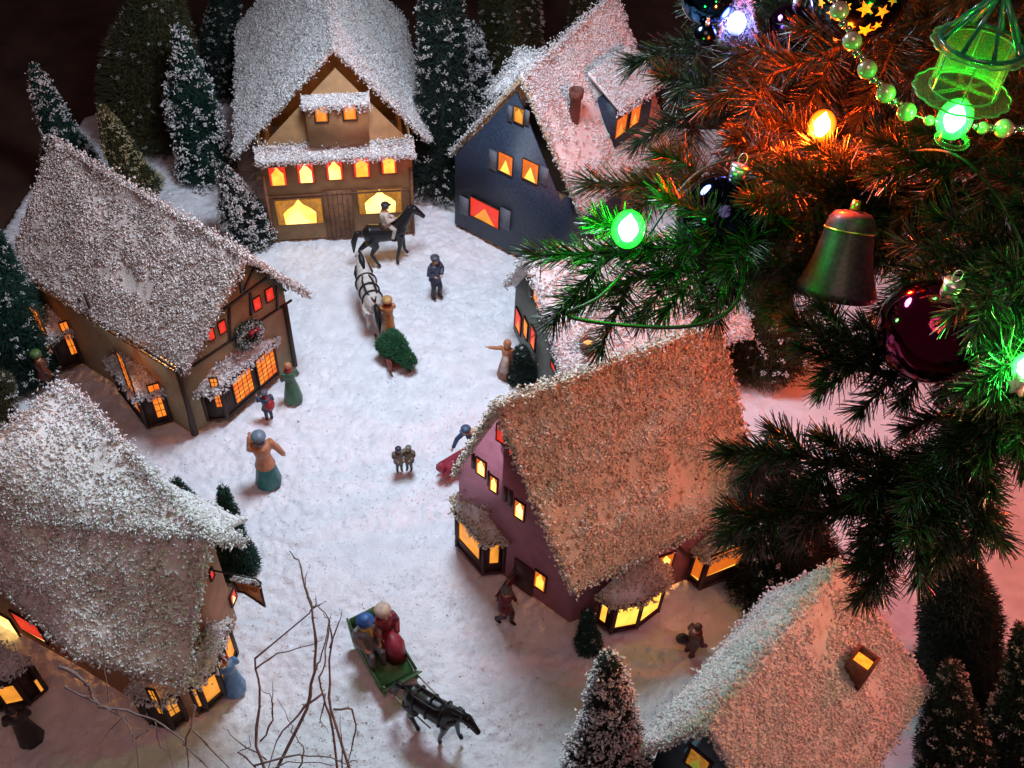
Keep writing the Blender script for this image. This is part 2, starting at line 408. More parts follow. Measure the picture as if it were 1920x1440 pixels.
def bay(parent, pl, foot, zb, zt, matw, panes, capq=None, cap_h=1.0, glass=None, lattice=0, cmat=None, curtain=None, cstyle='tent', post=.35):
    """bay on a wall: foot = xy points from wall out and back; panes = list of (segment, rect px corners)"""
    f = [np.array([p[0], p[1], 0.]) for p in foot]; n = len(f); mb = MB()
    bot = [p + np.array([0, 0, zb]) for p in f]; top = [p + np.array([0, 0, zt]) for p in f]
    mb.add(bot + top, [list(range(n))[::-1], list(range(n, 2 * n))] + [[i, (i + 1) % n, n + (i + 1) % n, n + i] for i in range(n)])
    for i in range(n):
        mb.bar(bot[i], top[i], post, post)
    for i in range(n - 1):
        for z in (zb + .15, zt - .15):
            mb.bar(f[i] + [0, 0, z], f[i + 1] + [0, 0, z], post * .9, .3)
    b = mb.build('bay_window', matw, parent)
    inside = np.mean(np.array(f), axis=0)
    for (i, pts) in panes:
        mid = (f[i] + f[i + 1]) / 2
        q = Plane(f[i], f[i + 1], out=mid - inside)
        if isinstance(pts, tuple) and len(pts) == 4 and not hasattr(pts[0], '__len__'):
            r = (pts[0] * q.L, pts[1] * q.L, pts[2], pts[3])
        else: r = q.rect(pts)
        r = (max(.1, min(r[0], r[1])), min(q.L - .1, max(r[0], r[1])), r[2], r[3])
        if r[1] - r[0] < .2: r = (q.L * .15, q.L * .85, r[2], r[3])
        q.A = q.A + q.n * .0
        window(b, q, r, glass=glass or G_ORG, frame=matw, lattice=lattice, curtain=curtain, style=cstyle, fw_=.12, name='sash')
    # snowy cap: a small hipped lean-to
    c0 = f[0]; c1 = f[-1]; wallc = [c0 + (inside - c0) * 0, c1]
    up = cap_h; out = 1.16
    ring = [inside + (p - inside) * out + np.array([0, 0, zt + .12]) for p in f]
    rid = [f[0] * .8 + f[-1] * .2 + np.array([0, 0, zt + up]), f[0] * .2 + f[-1] * .8 + np.array([0, 0, zt + up])]
    qs = []
    for i in range(n - 1):
        t0 = i / (n - 1); t1 = (i + 1) / (n - 1)
        ra = rid[0] * (1 - t0) + rid[1] * t0; rb_ = rid[0] * (1 - t1) + rid[1] * t1
        qs.append((ra, rb_, ring[i + 1], ring[i]))
    snowy(b, qs, ridges=[(rid[0], rid[1])], eaves=[(ring[i], ring[i + 1]) for i in range(n - 1)], dens=26, size=.24, cmat=cmat, rname='cap', thick=.15, amp=.15)
    return b

# ------------------------------------------------------------------ the setting
bx = [(-700, 900), (-300, 700), (0, 430), (165, 205), (450, 120), (1000, 60), (1300, 50), (2300, 90)]
BG = np.array([G(*p)[:2] for p in bx]); BG = BG[np.argsort(BG[:, 0])]
gx = np.concatenate([np.linspace(-80, -52, 50), np.linspace(-51.7, 40, 380), np.linspace(40.4, 85, 90)]); gy = np.linspace(14, 128, 430)
X, Y = np.meshgrid(gx, gy); Pg = np.stack([X.ravel(), Y.ravel(), np.zeros(X.size)], 1)
edge = np.interp(Pg[:, 0], BG[:, 0], BG[:, 1]) - Pg[:, 1]
sm = np.clip(edge / 5 + .5, 0, 1); sm = sm * sm * (3 - 2 * sm)
def gsm(P): return 1 - .85 * np.clip((P[:, 0] - 16 - (P[:, 1] - 40) * .22) / 8, 0, 1)
def gh_(P): return np.minimum(nz3(P, .07, 1) * .55 + nz3(P, .22, 4) * .3 + (np.abs(nz3(P, .5, 6)) *   .30 + nz3(P, 1.5, 2) * .22 + nz3(P, 2.6, 5) * .24) * gsm(P), .34)
Z = gh_(Pg)
Z = np.minimum(Z, .34) * np.clip(edge / 6, .3, 1)
Pg[:, 2] = np.where(edge > -3, (Z - .12) * sm - (1 - sm) * 2.6, -2.6)
nx_, ny_ = len(gx), len(gy); idx = np.arange(nx_ * ny_).reshape(ny_, nx_)
Fg = np.stack([idx[:-1, :-1].ravel(), idx[:-1, 1:].ravel(), idx[1:, 1:].ravel(), idx[1:, :-1].ravel()], 1)
keep = (edge[Fg] > -4).any(1)
Fg = Fg[keep]
mb = MB(); mb.arr(Pg, Fg); go = mb.build('snow_ground', M_SNOW, None, smooth=True); tag(go, kind='structure')
ng = 130000
cg = np.stack([rng.uniform(-50, 45, ng), 14 + 105 * rng.random(ng) ** 1.25, np.zeros(ng)], 1)
eg = np.interp(cg[:, 0], BG[:, 0], BG[:, 1]) - cg[:, 1]
right_smooth = np.clip((cg[:, 0] - 14 - (cg[:, 1] - 40) * .22) / 8, 0, 1)
cg = cg[(eg > 5) & (rng.random(ng) > right_smooth * .95) & (nz3(cg, .35, 8) > rng.normal(scale=.25, size=ng) - .25)]
cz = np.interp(0, [0, 1], [0, 1])
cg[:, 2] = -.12 + gh_(cg) - .01
V, F = chips(cg, rng.uniform(.04, .14, len(cg)))
mb = MB(); mb.arr(V, F)
fo = mb.build('loose_snow_grains', mat('loose snow grains', (.82, .83, .88), .35, .05, 1., spec=.7), None); tag(fo, 'loose white snow grains scattered over the snow ground', 'snow', kind='stuff')
mb = MB(); mb.add([(-400, -50, -2.7), (400, -50, -2.7), (400, 600, -2.7), (-400, 600, -2.7)], [[0, 1, 2, 3]])
tag(mb.build('floor', M_FLOOR, None), kind='structure')

# ------------------------------------------------------------------ houses
def A3(*a): return np.array(a, float)
def sh(p, d): return np.array(p) + np.array(d)

# --- tan house with the plank front, back centre
th = math.radians(102.5); ad = A3(math.cos(th), math.sin(th), 0); L_ = 31
r0 = G(625, 88, 24.2); l0 = G(440, 290, 11.2); q0 = G(805, 262, 11.2)
f0 = G(512, 457); f1 = G(778, 440)
tA, plA, _ = gable_house('tan and brown house at the back with five small red curtained windows in a row', f0, f1, th, 26,
    r0, r0 + ad * L_, l0, l0 + ad * L_, q0, q0 + ad * L_, M_BROWN, dens=20, power=420)
P_ = Plane(f0, f1)
window(tA, P_, P_.rect([(518, 377), (604, 368), (604, 415), (521, 423)]), G_HOT, G_CUR, 'tent', frame=M_BROWN2, fw_=.12)
window(tA, P_, P_.rect([(671, 358), (752, 349), (753, 392), (674, 405)]), G_HOT, G_CUR, 'tent', frame=M_BROWN2, fw_=.12)
for x0, y0, x1, y1, g in ((505, 313, 536, 348, G_YEL), (558, 306, 588, 343, G_HOT), (612, 300, 642, 337, G_HOT), (663, 293, 693, 332, G_YEL), (715, 287, 743, 325, G_YEL)):
    window(tA, P_, P_.rect([(x0, y0), (x1, y0 - 2), (x1, y1 - 2), (x0, y1)]), g, G_RED, 'arch', frame=M_BROWN2, fw_=.08)
r = P_.rect([(606, 360), (662, 353), (664, 446), (612, 449)])
mb = MB(); mb.prism(quadp(P_, (r[0], r[1], .35, r[3]), .01), P_.n * .12); do = mb.build('door', M_BROWN2, tA)
mb = MB()
for k in range(1, 6): mb.prism(quadp(P_, (r[0] + (r[1] - r[0]) * k / 6 - .03, r[0] + (r[1] - r[0]) * k / 6 + .03, .4, r[3] - .1), .12), P_.n * .04)
mb.build('plank_strip', M_BEAM, do)
mb = MB()
for z in (6.9,): mb.prism(quadp(P_, (0, P_.L, z, z + .28), .01), P_.n * .14)
mb.prism(quadp(P_, (0, .35, .35, 10.2), .01), P_.n * .16); mb.prism(quadp(P_, (P_.L - .35, P_.L, .35, 10.2), .01), P_.n * .16)
mb.build('trim', M_BROWN2, tA)
# pent roof between storeys and the snowy frame of the gable
za = P_.hit(510, 290)[1]; zb = P_.hit(770, 262)[1]; zz = (za + zb) / 2
snowy(tA, [(P_.P(-.3, zz + .6, 0), P_.P(P_.L + .3, zz + .6, 0), P_.P(P_.L + .3, zz - .5, 1.5), P_.P(-.3, zz - .5, 1.5))], ridges=[(P_.P(0, zz + .6, .2), P_.P(P_.L, zz + .6, .2))],
      eaves=[(P_.P(-.3, zz - .5, 1.5), P_.P(P_.L + .3, zz - .5, 1.5))], dens=32, rname='pent_roof', thick=.25)
r = P_.rect([(572, 187), (688, 180), (692, 262), (578, 268)])
mb = MB(); mb.prism(quadp(P_, r, .01), P_.n * .95); mb.build('oriel', M_BROWN, tA)
P2_ = Plane(P_.P(0, 0, .96), P_.P(P_.L, 0, .96))
for pts in ([(591, 197), (613, 195), (613, 226), (591, 228)], [(644, 193), (667, 190), (667, 222), (644, 224)]):
    window(tA, P2_, P2_.rect(pts), G_AMB, G_CURO, 'arch', frame=M_BEAM, fw_=.14)
snowy(tA, [(P_.P(r[0] - .3, r[3] + .5, 0), P_.P(r[1] + .3, r[3] + .5, 0), P_.P(r[1] + .3, r[3] - .1, 1.4), P_.P(r[0] - .3, r[3] - .1, 1.4))], eaves=[(P_.P(r[0] - .3, r[3] - .1, 1.4), P_.P(r[1] + .3, r[3] - .1, 1.4))], dens=34, rname='oriel_cap', thick=.2)

# --- navy house, back right
r0 = G(978, 140, 24.5); l0 = G(845, 284, 9.7); q0 = G(1092, 402, 9.7); r1 = G(1154, -14, 25.3); q1 = G(1256, 262, 9.7); l1 = l0 + (q1 - q0)
f0 = G(853, 425); th = math.radians(55.5); bd = A3(math.sin(th), -math.cos(th), 0); f1 = f0 + bd * 15.6
tB, plB, _ = gable_house('navy blue house with grey shutters and a steep snowy gable behind the green bulb', f0, f1, th, 14.5, r0, r1, l0, l1, q0, q1, M_NAVY, power=420, dens=20, wz=1.7)
P_ = Plane(f0, f1)
window(tB, P_, P_.rect([(964, 199), (983, 203), (983, 232), (965, 228)]), G_AMB, G_CUR, 'arch', frame=M_BEAM, fw_=.08)
window(tB, P_, P_.rect([(936, 285), (962, 292), (962, 328), (936, 320)]), G_YEL, G_CURO, 'wedge', frame=M_BEAM, fw_=.08)
window(tB, P_, P_.rect([(981, 299), (1010, 305), (1010, 343), (981, 335)]), G_YEL, G_CURO, 'wedge', frame=M_BEAM, fw_=.08)
window(tB, P_, P_.rect([(883, 373), (936, 388), (936, 425), (884, 407)]), G_AMB, G_RED, 'wedge', frame=M_BEAM, fw_=.08)
for pts in ([(953, 197), (961, 199), (961, 228), (953, 226)], [(985, 205), (993, 207), (993, 235), (985, 233)], [(918, 280), (932, 284), (932, 320), (918, 315)], [(1013, 311), (1028, 315), (1028, 348), (1013, 343)],
            [(863, 367), (879, 372), (879, 405), (863, 399)], [(939, 389), (957, 394), (957, 432), (939, 426)]):
    mb = MB(); mb.prism(quadp(P_, P_.rect(pts), .01), P_.n * .14); mb.build('shutter', M_SHUT, tB)
# left cross gable whose snow shows over the front gable
bA = A3(math.cos(th), math.sin(th), 0); bL = A3(-bA[1], bA[0], 0)
def BP(s_, w_, z_): return r0 * A3(1, 1, 0) + bA * s_ + bL * w_ + A3(0, 0, z_)
snowy(tB, [(BP(5.5, 0, 24.3), BP(5.5, 4.6, 23.4), BP(2.6, 6.2, 18.4), BP(2.6, 1.2, 22.2)), (BP(5.5, 0, 24.3), BP(5.5, 4.6, 23.4), BP(8.6, 6.2, 18), BP(8.6, 1.2, 22.2))],
      ridges=[(BP(5.5, 0, 24.4), BP(5.5, 4.6, 23.5)), (BP(4.8, 4.4, 23), BP(2.6, 6.2, 18.4))], eaves=[(BP(5.5, 4.6, 23.4), BP(2.6, 6.2, 18.4)), (BP(5.5, 4.6, 23.4), BP(8.6, 6.2, 18))], rname='cross_gable')
mb = MB(); mb.bar(r0 + bd * 0 - A3(0, 0, .45), l0 - A3(0, 0, .45), .3, .5); mb.bar(r0 - A3(0, 0, .45), q0 - A3(0, 0, .45), .3, .5); mb.build('gable_board', M_TAN, tB)
# chimney
def on_plane(pl, px, py):
    p0, n = pl; v = ray(px, py); t = ((p0 - CO) @ n) / (v @ n); return CO + v * t
cb = on_plane(plB[1], 1077, 214)
mb = MB(); mb.lathe([(.62, -1.2), (.62, 2.1), (.80, 2.15), (.84, 3.1), (.6, 3.15), (.56, 2.2)], cb, 20); co = mb.build('chimney', M_CHIM, tB, smooth=False)
mb = MB(); mb.lathe([(.58, 0), (.01, 0)], cb + A3(0, 0, 2.3), 16); mb.build('chimney_glow', G_AMB, co)
# dormer with two lit windows
dp = plB[1]; dA = on_plane(dp, 1148, 262); dB = on_plane(dp, 1210, 222); dz = min(dA[2], dB[2]); 
pd = Plane(dA, dB); 
zt = (pd.hit(1155, 200)[1] + pd.hit(1205, 166)[1]) / 2
ba = pd.P(0, dz - .6, .5); bb = pd.P(pd.L, dz - .6, .5)
mb = MB(); mb.prism([ba, bb, pd.P(pd.L, zt, .5), pd.P(0, zt, .5)], -pd.n * 3.2); mb.build('dormer', M_NAVY, tB)
pd2 = Plane(pd.P(0, 0, .5), pd.P(pd.L, 0, .5))
for pts in ([(1153, 226), (1173, 213), (1173, 246), (1154, 257)], [(1180, 206), (1198, 195), (1199, 226), (1181, 238)]):
    window(tB, pd2, pd2.rect(pts), G_AMB, G_CURO, 'wedge', frame=M_BEAM, fw_=.1)
snowy(tB, [(pd.P(-.6, zt + 3.0, -4), pd.P(pd.L + .6, zt + 3.0, -4), pd.P(pd.L + .6, zt + .15, 1.0), pd.P(-.6, zt + .15, 1.0))], eaves=[(pd.P(-1, zt, 1.1), pd.P(pd.L + 1, zt, 1.1))], dens=26, rname='dormer_roof')

# --- half timbered house, left
r0 = G(462, 478, 20.1); r1 = G(98, 262, 20.1); l0 = G(345, 695, 10.5); l1 = G(17, 495, 10.5); q0 = G(580, 550, 10.5); q1 = q0 + (l1 - l0)
f0 = G(365, 820); f1 = G(556, 688); adC = (l1 - l0); thC = math.atan2(adC[1], adC[0])
tC, plC, _ = gable_house('half timbered ochre house with orange lattice windows on the left of the square', f0, f1, thC, 22.0, r0, r1, l0, l1, q0, q1, M_OCHRE, roofm=M_ROOFC, chipm=M_CHIPC, power=520, dens=20)
P_ = Plane(f0, f1)
for pts in ([(474, 560), (487, 553), (488, 577), (475, 585)], [(498, 542), (511, 536), (512, 560), (498, 568)], [(409, 605), (421, 597), (422, 620), (410, 628)], [(389, 617), (399, 612), (401, 634), (390, 641)]):
    window(tC, P_, P_.rect(pts), G_RED, None, frame=M_BEAM, fw_=.06)
def beams(parent, pl, segs, w=.3, m_=None, name='timber_beam'):
    mb = MB()
    for k, (a, b) in enumerate(segs):
        ua, za = pl.hit(*a); ub, zb = pl.hit(*b); A = pl.P(ua, za, .08 + .012 * (k % 5)); B = pl.P(ub, zb, .08 + .012 * (k % 5)); mb.bar(A, B, w, .16 + .01 * (k % 3), up=pl.n)
    return mb.build(name, m_ or M_BEAM, parent)
beams(tC, P_, [((360, 686), (546, 562)), ((404, 590), (507, 514)), ((446, 495), (452, 548)), ((476, 500), (455, 545)), ((428, 575), (430, 640)), ((468, 548), (470, 590)), ((517, 520), (520, 578)), ((466, 490), (535, 545))], .24)
mb = MB()
for uc_ in (.2, P_.L - .2): mb = MB(); mb.bar(P_.P(uc_, .3, .09), P_.P(uc_, 10.2 if uc_ < 1 else 9.4, .09), .42, .3, up=P_.n); mb.build('corner_post', M_BEAM, tC)
PS = Plane(f0, G(231, 724))
beams(tC, PS, [((340, 690), (362, 815)), ((150, 560), (178, 690)), ((160, 550), (200, 650)), ((60, 520), (330, 690))], .3)
mb = MB(); rr = PS.rect([(190, 628), (226, 650), (234, 722), (205, 700)]); mb.prism(quadp(PS, (rr[0], rr[1], .35, max(rr[2] + 2, rr[3])), .01), PS.n * .1); dd = mb.build('door', M_MAROON, tC)
b = bay(tC, P_, [G(394, 800)[:2], G(430, 797)[:2], G(524, 714)[:2], G(520, 706)[:2]], 1.0, 5.7, M_BEAM,
        [(0, [(398, 708), (417, 707), (417, 763), (402, 761)]), (1, [(436, 703), (470, 683), (472, 733), (438, 760)]), (1, [(482, 672), (514, 645), (516, 700), (482, 725)])], lattice=.55, cap_h=1.6)
bay(tC, PS, [G(230, 745)[:2], G(281, 812)[:2], G(324, 800)[:2], G(322, 786)[:2]], .9, 5.5, M_BEAM,
    [(0, [(236, 685), (267, 708), (270, 775), (247, 757)]), (1, [(284, 718), (309, 716), (312, 780), (287, 782)])], lattice=.8, cap_h=1.6)
bay(tC, PS, [G(68, 660)[:2], G(122, 704)[:2], G(160, 690)[:2], G(158, 676)[:2]], .9, 5.7, M_BEAM,
    [(0, [(68, 587), (101, 602), (108, 668), (79, 645)]), (1, [(119, 600), (142, 597), (147, 660), (125, 667)])], lattice=1.0, cap_h=1.6)
# wreath on the gable
uw, zw = P_.hit(460, 622); wc = P_.P(uw, zw, .55)
tW = thing('wreath', 'round snowy green wreath with a red bow on the gable of the half timbered house', 'wreath', wc)
an = rng.uniform(0, 2 * PI, 2600); rad = 1.25 + rng.normal(scale=.22, size=2600); pp = wc + P_.u * (np.cos(an) * rad)[:, None] + A3(0, 0, 1) * (np.sin(an) * rad)[:, None] + P_.n * rng.normal(scale=.2, size=2600)[:, None]
M_BRIS = mat('bottle brush green', (.035, .085, .055), .6, .35, 3., island=[(0, (.4, .4, .4)), (.5, (1, 1, 1)), (1, (1.0, 1.0, .8))])
V, F = spikes(pp[:1900], rng.normal(size=(1900, 3)), rng.uniform(.2, .5, 1900), .035); mb = MB(); mb.arr(V, F); mb.build('greenery', M_BRIS, tW)
V, F = chips(pp[1900:] + P_.n * .15, .13); mb = MB(); mb.arr(V, F); mb.build('snow', M_CHIP, tW)
M_RED = mat('red ribbon', (.5, .02, .03), .4)
mb = MB(); bo = wc + P_.n * .45 + P_.u * .35 + A3(0, 0, .55)
for s_ in (-1, 1): mb.ball(bo + P_.u * s_ * .38, .36, 10, 6, (1, .5, .6)); mb.bar(bo, bo + P_.u * s_ * .5 - A3(0, 0, .8), .16, .06)
mb.ball(bo, .16, 8, 6); mb.build('bow', M_RED, tW, smooth=True)

# --- apricot house, bottom left
P1 = G(118, 716, 22); P2 = G(-110, 905, 21.5); Q = G(392, 1006, 19.3); Mm = G(-90, 955, 18); Lc = G(345, 1280, 11); Ll = G(-90, 1000, 9.5); Rr = G(456, 1012, 14.5)
Lmid = G(140, 1228, 13); Ll = G(-90, 1012, 15.5); Qm = Mm * .5 + Q * .5
K = G(375, 1350); GR = G(446, 1165); FL = A3(-44.5, 42.6, 0); W1 = A3(-35.5, 38.6, 0); W2 = A3(-30, 35.9, 0); W3 = A3(-26.5, 34.7, 0)
tD = thing('miniature_house', 'apricot house with a hanging orange sign and bright snowy roof in the bottom left corner', 'miniature house', ((K[0] + FL[0]) / 2, (K[1] + P1[1]) / 2, 0))
lft = (P2 - P1); lft[2] = 0; lft /= np.linalg.norm(lft); back = A3(-lft[1], lft[0], 0)
if back @ (P1 - CO) < 0: back = -back
bq1 = P1 + back * 7 - A3(0, 0, 11); bq2 = P2 + back * 7 - A3(0, 0, 11)
qin = Q + A3(-9, 2.5, -1.2); rin = Rr + A3(-8, 6, -2)
snowy(tD, [(P1, P2, Mm, Q), (Mm, Qm, Lmid, Ll), (Qm, Q, Lc, Lmid), (Q, qin, rin, Rr), (P1, P2, bq2, bq1), (P1, Q, Rr + A3(-1, 4, -3), bq1)], ridges=[(P1, P2), (Q, Rr), (P1, Q), (Q, Mm)], eaves=[(Lc, Lmid), (Lmid, Ll), (Q, Lc), (Q, Rr), (P1, Q)], dens=23, cmat=None)
ap = (K + GR) / 2
ringD = [K[:2], K[:2] * .45 + GR[:2] * .55, GR[:2], (bq1[:2] * .7 + P1[:2] * .3) + A3(2, -4), bq2[:2] * .5 + P2[:2] * .5, FL[:2], W1[:2], W2[:2], W3[:2]]
ringD[3] = bq1[:2] * .5 + P1[:2] * .5; 
walls(tD, ringD, [10.2, 17.2, 12.0, 12.5, 12, 15.0, 13.6, 12.6, 11.4], M_ORANGE)
inner_light((-33, 44, 1.5), 620)
PG = Plane(K, GR, out=A3(1, 0, 0)); PSd = Plane(W1, W2); PSe = Plane(W3, K)
PLf = Plane(FL, W1)
window(tD, PLf, PLf.rect([(-10, 1150), (20, 1155), (29, 1184), (-8, 1182)]), G_HOT, None, frame=M_BEAM, fw_=.15)
window(tD, PLf, PLf.rect([(33, 1157), (66, 1163), (80, 1191), (43, 1186)]), G_HOT, G_RED, 'half', frame=M_BEAM, fw_=.15)
window(tD, PSd, PSd.rect([(128, 1267), (163, 1278), (169, 1304), (136, 1297)]), G_AMB, G_RED, 'wedge', frame=M_MAROON, fw_=.1)
bay(tD, PLf, [G(-20, 1300)[:2], G(-12, 1345)[:2], G(62, 1328)[:2], G(92, 1302)[:2]], .9, 6.0, M_BEAM, [(1, [(0, 1283), (50, 1280), (52, 1312), (0, 1318)]), (2, [(66, 1268), (80, 1262), (84, 1295), (70, 1302)])], cap_h=1.8, glass=G_AMB)
bay(tD, PSe, [G(276, 1352)[:2], G(290, 1366)[:2], G(330, 1374)[:2], G(354, 1358)[:2], G(352, 1349)[:2]], .9, 5.6, M_BEAM, [(1, [(288, 1292), (314, 1297), (322, 1337), (290, 1337)]), (2, [(332, 1290), (343, 1292), (348, 1325), (338, 1330)])], cap_h=1.4, glass=G_AMB, lattice=.9)
bay(tD, PG, [G(378, 1345)[:2], G(392, 1340)[:2], G(424, 1312)[:2], G(447, 1235)[:2], G(441, 1235)[:2]], .9, 5.8, M_BEAM, [(0, (.15, .85, 2, 5.2)), (1, (.12, .88, 2.0, 5.2)), (2, (.1, .45, 2.0, 5.2)), (2, (.55, .92, 2, 5.2))], cap_h=1.8, glass=G_AMB)
window(tD, PG, PG.rect([(430, 1105), (441, 1102), (441, 1134), (428, 1136)]), G_HOT, G_RED, 'wedge', frame=M_BEAM, fw_=.12)
window(tD, PG, PG.rect([(391, 1065), (399, 1062), (399, 1088), (391, 1090)]), G_RED, None, frame=M_BEAM, fw_=.06)
# hanging sign: a curved banner under a snow topped bar
def strokes(mb, o, u, v, n, W_, H_, rows=1, k0=0):
    for r_ in range(rows):
        x = .08
        while x < .9:
            w = random.uniform(.03, .06); a = o + u * W_ * x + v * H_ * (.25 + .5 * (r_ + .5) / rows - .12); h = H_ * .22 / rows * 1.6
            sh_ = random.choice('ILTOE')
            mb.bar(a, a + v * h, .05, .03, up=n)
            if sh_ in 'LEO': mb.bar(a + n * .01, a + u * W_ * w + n * .01, .05, .03, up=n)
            if sh_ in 'TEO': mb.bar(a + v * h + n * .01, a + v * h + u * W_ * w + n * .01, .05, .03, up=n)
            x += w + .045
M_SIGN = mat('orange sign board', (.80, .27, .07), .6, .2, 2); M_SREDD = mat('dark red sign board', (.22, .03, .03), .6, .2, 2); M_INK = mat('dark sign lettering', (.06, .015, .01), .6)
s0 = tip_at(437, 1088, GR * .45 + K * .55); s1 = tip_at(488, 1098, G(470, 1215)); s1[2] = s0[2]; s1 = G(488, 1098, s0[2])
us = (s1 - s0); Ws = np.linalg.norm(us); us = us / Ws; ns = np.cross(us, A3(0, 0, 1)); ns = ns if ns @ (CO - s0) > 0 else -ns
tS = thing('hanging_sign', 'orange hanging sign with a curved bottom edge and snowy bar on the apricot house', 'sign', s0)
low = [s0 + us * Ws * x - A3(0, 0, 1) * h for x, h in ((0, 0), (0.04, 1.5), (.3, 1.55), (.6, 2.2), (.97, 3.1), (1, 0))]
mb = MB(); mb.prism(low, -ns * .12); so = mb.build('board', M_SIGN, tS)
mb = MB()
for i in range(5): mb.tube([low[i] + ns * .03, low[i + 1] + ns * .03], .09, 6)
mb.tube([low[-1], low[0]], .13, 6); mb.build('border', M_INK, so)
mb = MB(); strokes(mb, s0 + ns * .03 - A3(0, 0, 1) * 1.5, us, A3(0, 0, 1) , ns, Ws, 1.3); mb.build('lettering', M_INK, so)
mb = MB(); mb.tube([s0 + A3(0, 0, .9) - us * 1.6, s0 + A3(0, 0, .9) + us * (Ws - .2), s1 + A3(0, 0, .5) + us * .1, s1], .07, 8); mb.build('bracket', mat('black iron', (.03, .03, .035), .4), tS)
pp = lsample(s0 + A3(0, 0, .3), s1 + A3(0, 0, .3), 260, .12); V, F = chips(pp, .14); mb = MB(); mb.arr(V, F); mb.build('snow', M_CHIP, tS)
u0, z0 = PSd.hit(92, 1302); u1, z1 = PSd.hit(122, 1262)
a_ = PSd.P(u0, z0, .25); b_ = PSd.P(u1, z1, .25); uu = (b_ - a_); Wd = np.linalg.norm(uu); uu /= Wd; vv = np.cross(PSd.n, uu)
mb = MB(); mb.prism([a_, a_ + uu * Wd, a_ + uu * Wd + vv * 1.1, a_ + vv * 1.1], -PSd.n * .1); sb = mb.build('wall_sign', M_SREDD, None)
tag(sb, 'narrow dark red sign tilted on the side wall of the apricot house', 'sign'); WM[sb.name] = Matrix.Identity(4)
mb = MB(); strokes(mb, a_ + PSd.n * .02, uu, vv, PSd.n, Wd, 1.1, 1); 
for e_ in (.06, 1.04): mb.bar(a_ + vv * e_ + PSd.n * .03, a_ + vv * e_ + uu * Wd + PSd.n * .03, .06, .04, up=PSd.n)
mb.build('lettering', mat('pale red sign lettering', (.45, .12, .08), .6), sb)

# --- dusty pink house, right of centre
r0 = G(928, 756, 24.3); r1 = G(1347, 602, 24.3); q0 = G(1075, 1108, 10.4); q1 = G(1428, 935, 10.4); l0 = G(853, 885, 10.4); l1 = l0 + (q1 - q0)
f0 = G(860, 1023); c1 = G(1031, 1146); c2 = G(1067, 1172); f1 = G(1400, 1050)
adE = f1 - c2; thE = math.atan2(adE[1], adE[0])
planes = [mkplane(r0, l0, l1), mkplane(r0, q0, q1)]
tE = thing('miniature_house', 'dusty pink house with yellow windows and a large mottled roof right of the square', 'miniature house', ((c2[0] + f1[0]) / 2, (c2[1] + f1[1]) / 2 + 5, 0))
bk = f0 + adE * .85
ringE = [f0[:2], None, c1[:2], c2[:2], f1[:2], (f1 + (f0 - c1) * .95)[:2], (f0 + (f1 - c2) * .95)[:2]]
best = max(((roof_z(planes, *(f0[:2] * (1 - k) + c1[:2] * k)), k) for k in np.linspace(.05, .95, 60))); ringE[1] = f0[:2] * (1 - best[1]) + c1[:2] * best[1]
apx = (ringE[4] + ringE[5]) / 2; ringE.insert(5, apx)
walls(tE, ringE, [min(23.5, roof_z(planes, *p) - .55) for p in ringE], M_PINK)
snowy(tE, [(r0, r1, l1, l0), (r0, r1, q1, q0)], ridges=[(r0, r1)], eaves=[(l0, l1), (q0, q1), (r0, l0), (r0, q0), (r1, l1), (r1, q1)], dens=21, cmat=M_CHIPT, size=.21, patchmat=M_ROOFE)
inner_light((13, 50, 1.5), 700)
P_ = Plane(f0, c1)
for pts in ([(893, 853), (911, 868), (912, 898), (897, 883)], [(919, 887), (933, 898), (934, 927), (922, 915)], [(965, 933), (983, 945), (985, 978), (968, 966)]):
    window(tE, P_, P_.rect(pts), G_HOT, G_CURO, 'arch', frame=M_MAROON, fw_=.1)
for pts in ([(931, 790), (946, 800), (948, 835), (935, 822)], [(955, 832), (963, 840), (964, 852), (957, 850)]):
    window(tE, P_, P_.rect(pts), G_RED, None, frame=M_MAROON, fw_=.06)
for pts in ([(945, 909), (951, 914), (952, 942), (946, 937)], [(954, 915), (961, 921), (962, 950), (955, 945)], [(915, 880), (918, 883), (919, 912), (916, 909)], [(884, 846), (890, 850), (892, 880), (887, 876)]):
    mb = MB(); mb.prism(quadp(P_, P_.rect(pts), .01), P_.n * .14); mb.build('shutter', M_MAROON, tE)
rr = P_.rect([(962, 1045), (1000, 1065), (1003, 1120), (966, 1094)])
mb = MB(); mb.prism(quadp(P_, (rr[0], rr[1], .35, rr[3]), .01), P_.n * .12); mb.build('door', M_MAROON, tE)
window(tE, P_, P_.rect([(1002, 1062), (1022, 1082), (1024, 1112), (1007, 1098)]), G_YEL, G_CURO, 'arch', frame=M_MAROON, fw_=.12)
# porch sign leaning out from the wall, and its bracket
a_ = tip_at(955, 1080, G(945, 1100)); b_ = tip_at(1000, 1045, P_.P(P_.hit(1000, 1110)[0], 0, .2))
pa = P_.hit(950, 1068); pb = P_.hit(1005, 1040)
a_ = P_.P(pa[0], pa[1] - .9, 1.7); b_ = P_.P(pa[0] + .4, pa[1] + .5, .2) 
uu = P_.u * 1.0; s_u = P_.n * -1.0
o_ = P_.P(P_.hit(968, 1075)[0], P_.hit(968, 1075)[1], .15); arm = P_.n * 2.6 + A3(0, 0, -.3)
mb = MB(); mb.prism([o_ + arm, o_, o_ - A3(0, 0, 1.0), o_ + arm - A3(0, 0, 1.0)], P_.u * .12); sg = mb.build('shop_sign', M_SREDD, None); tag(sg, 'small dark red sign projecting beside the door of the dusty pink house', 'sign'); WM[sg.name] = Matrix.Identity(4)
nn = -P_.u if (-P_.u) @ (CO - o_) > 0 else P_.u
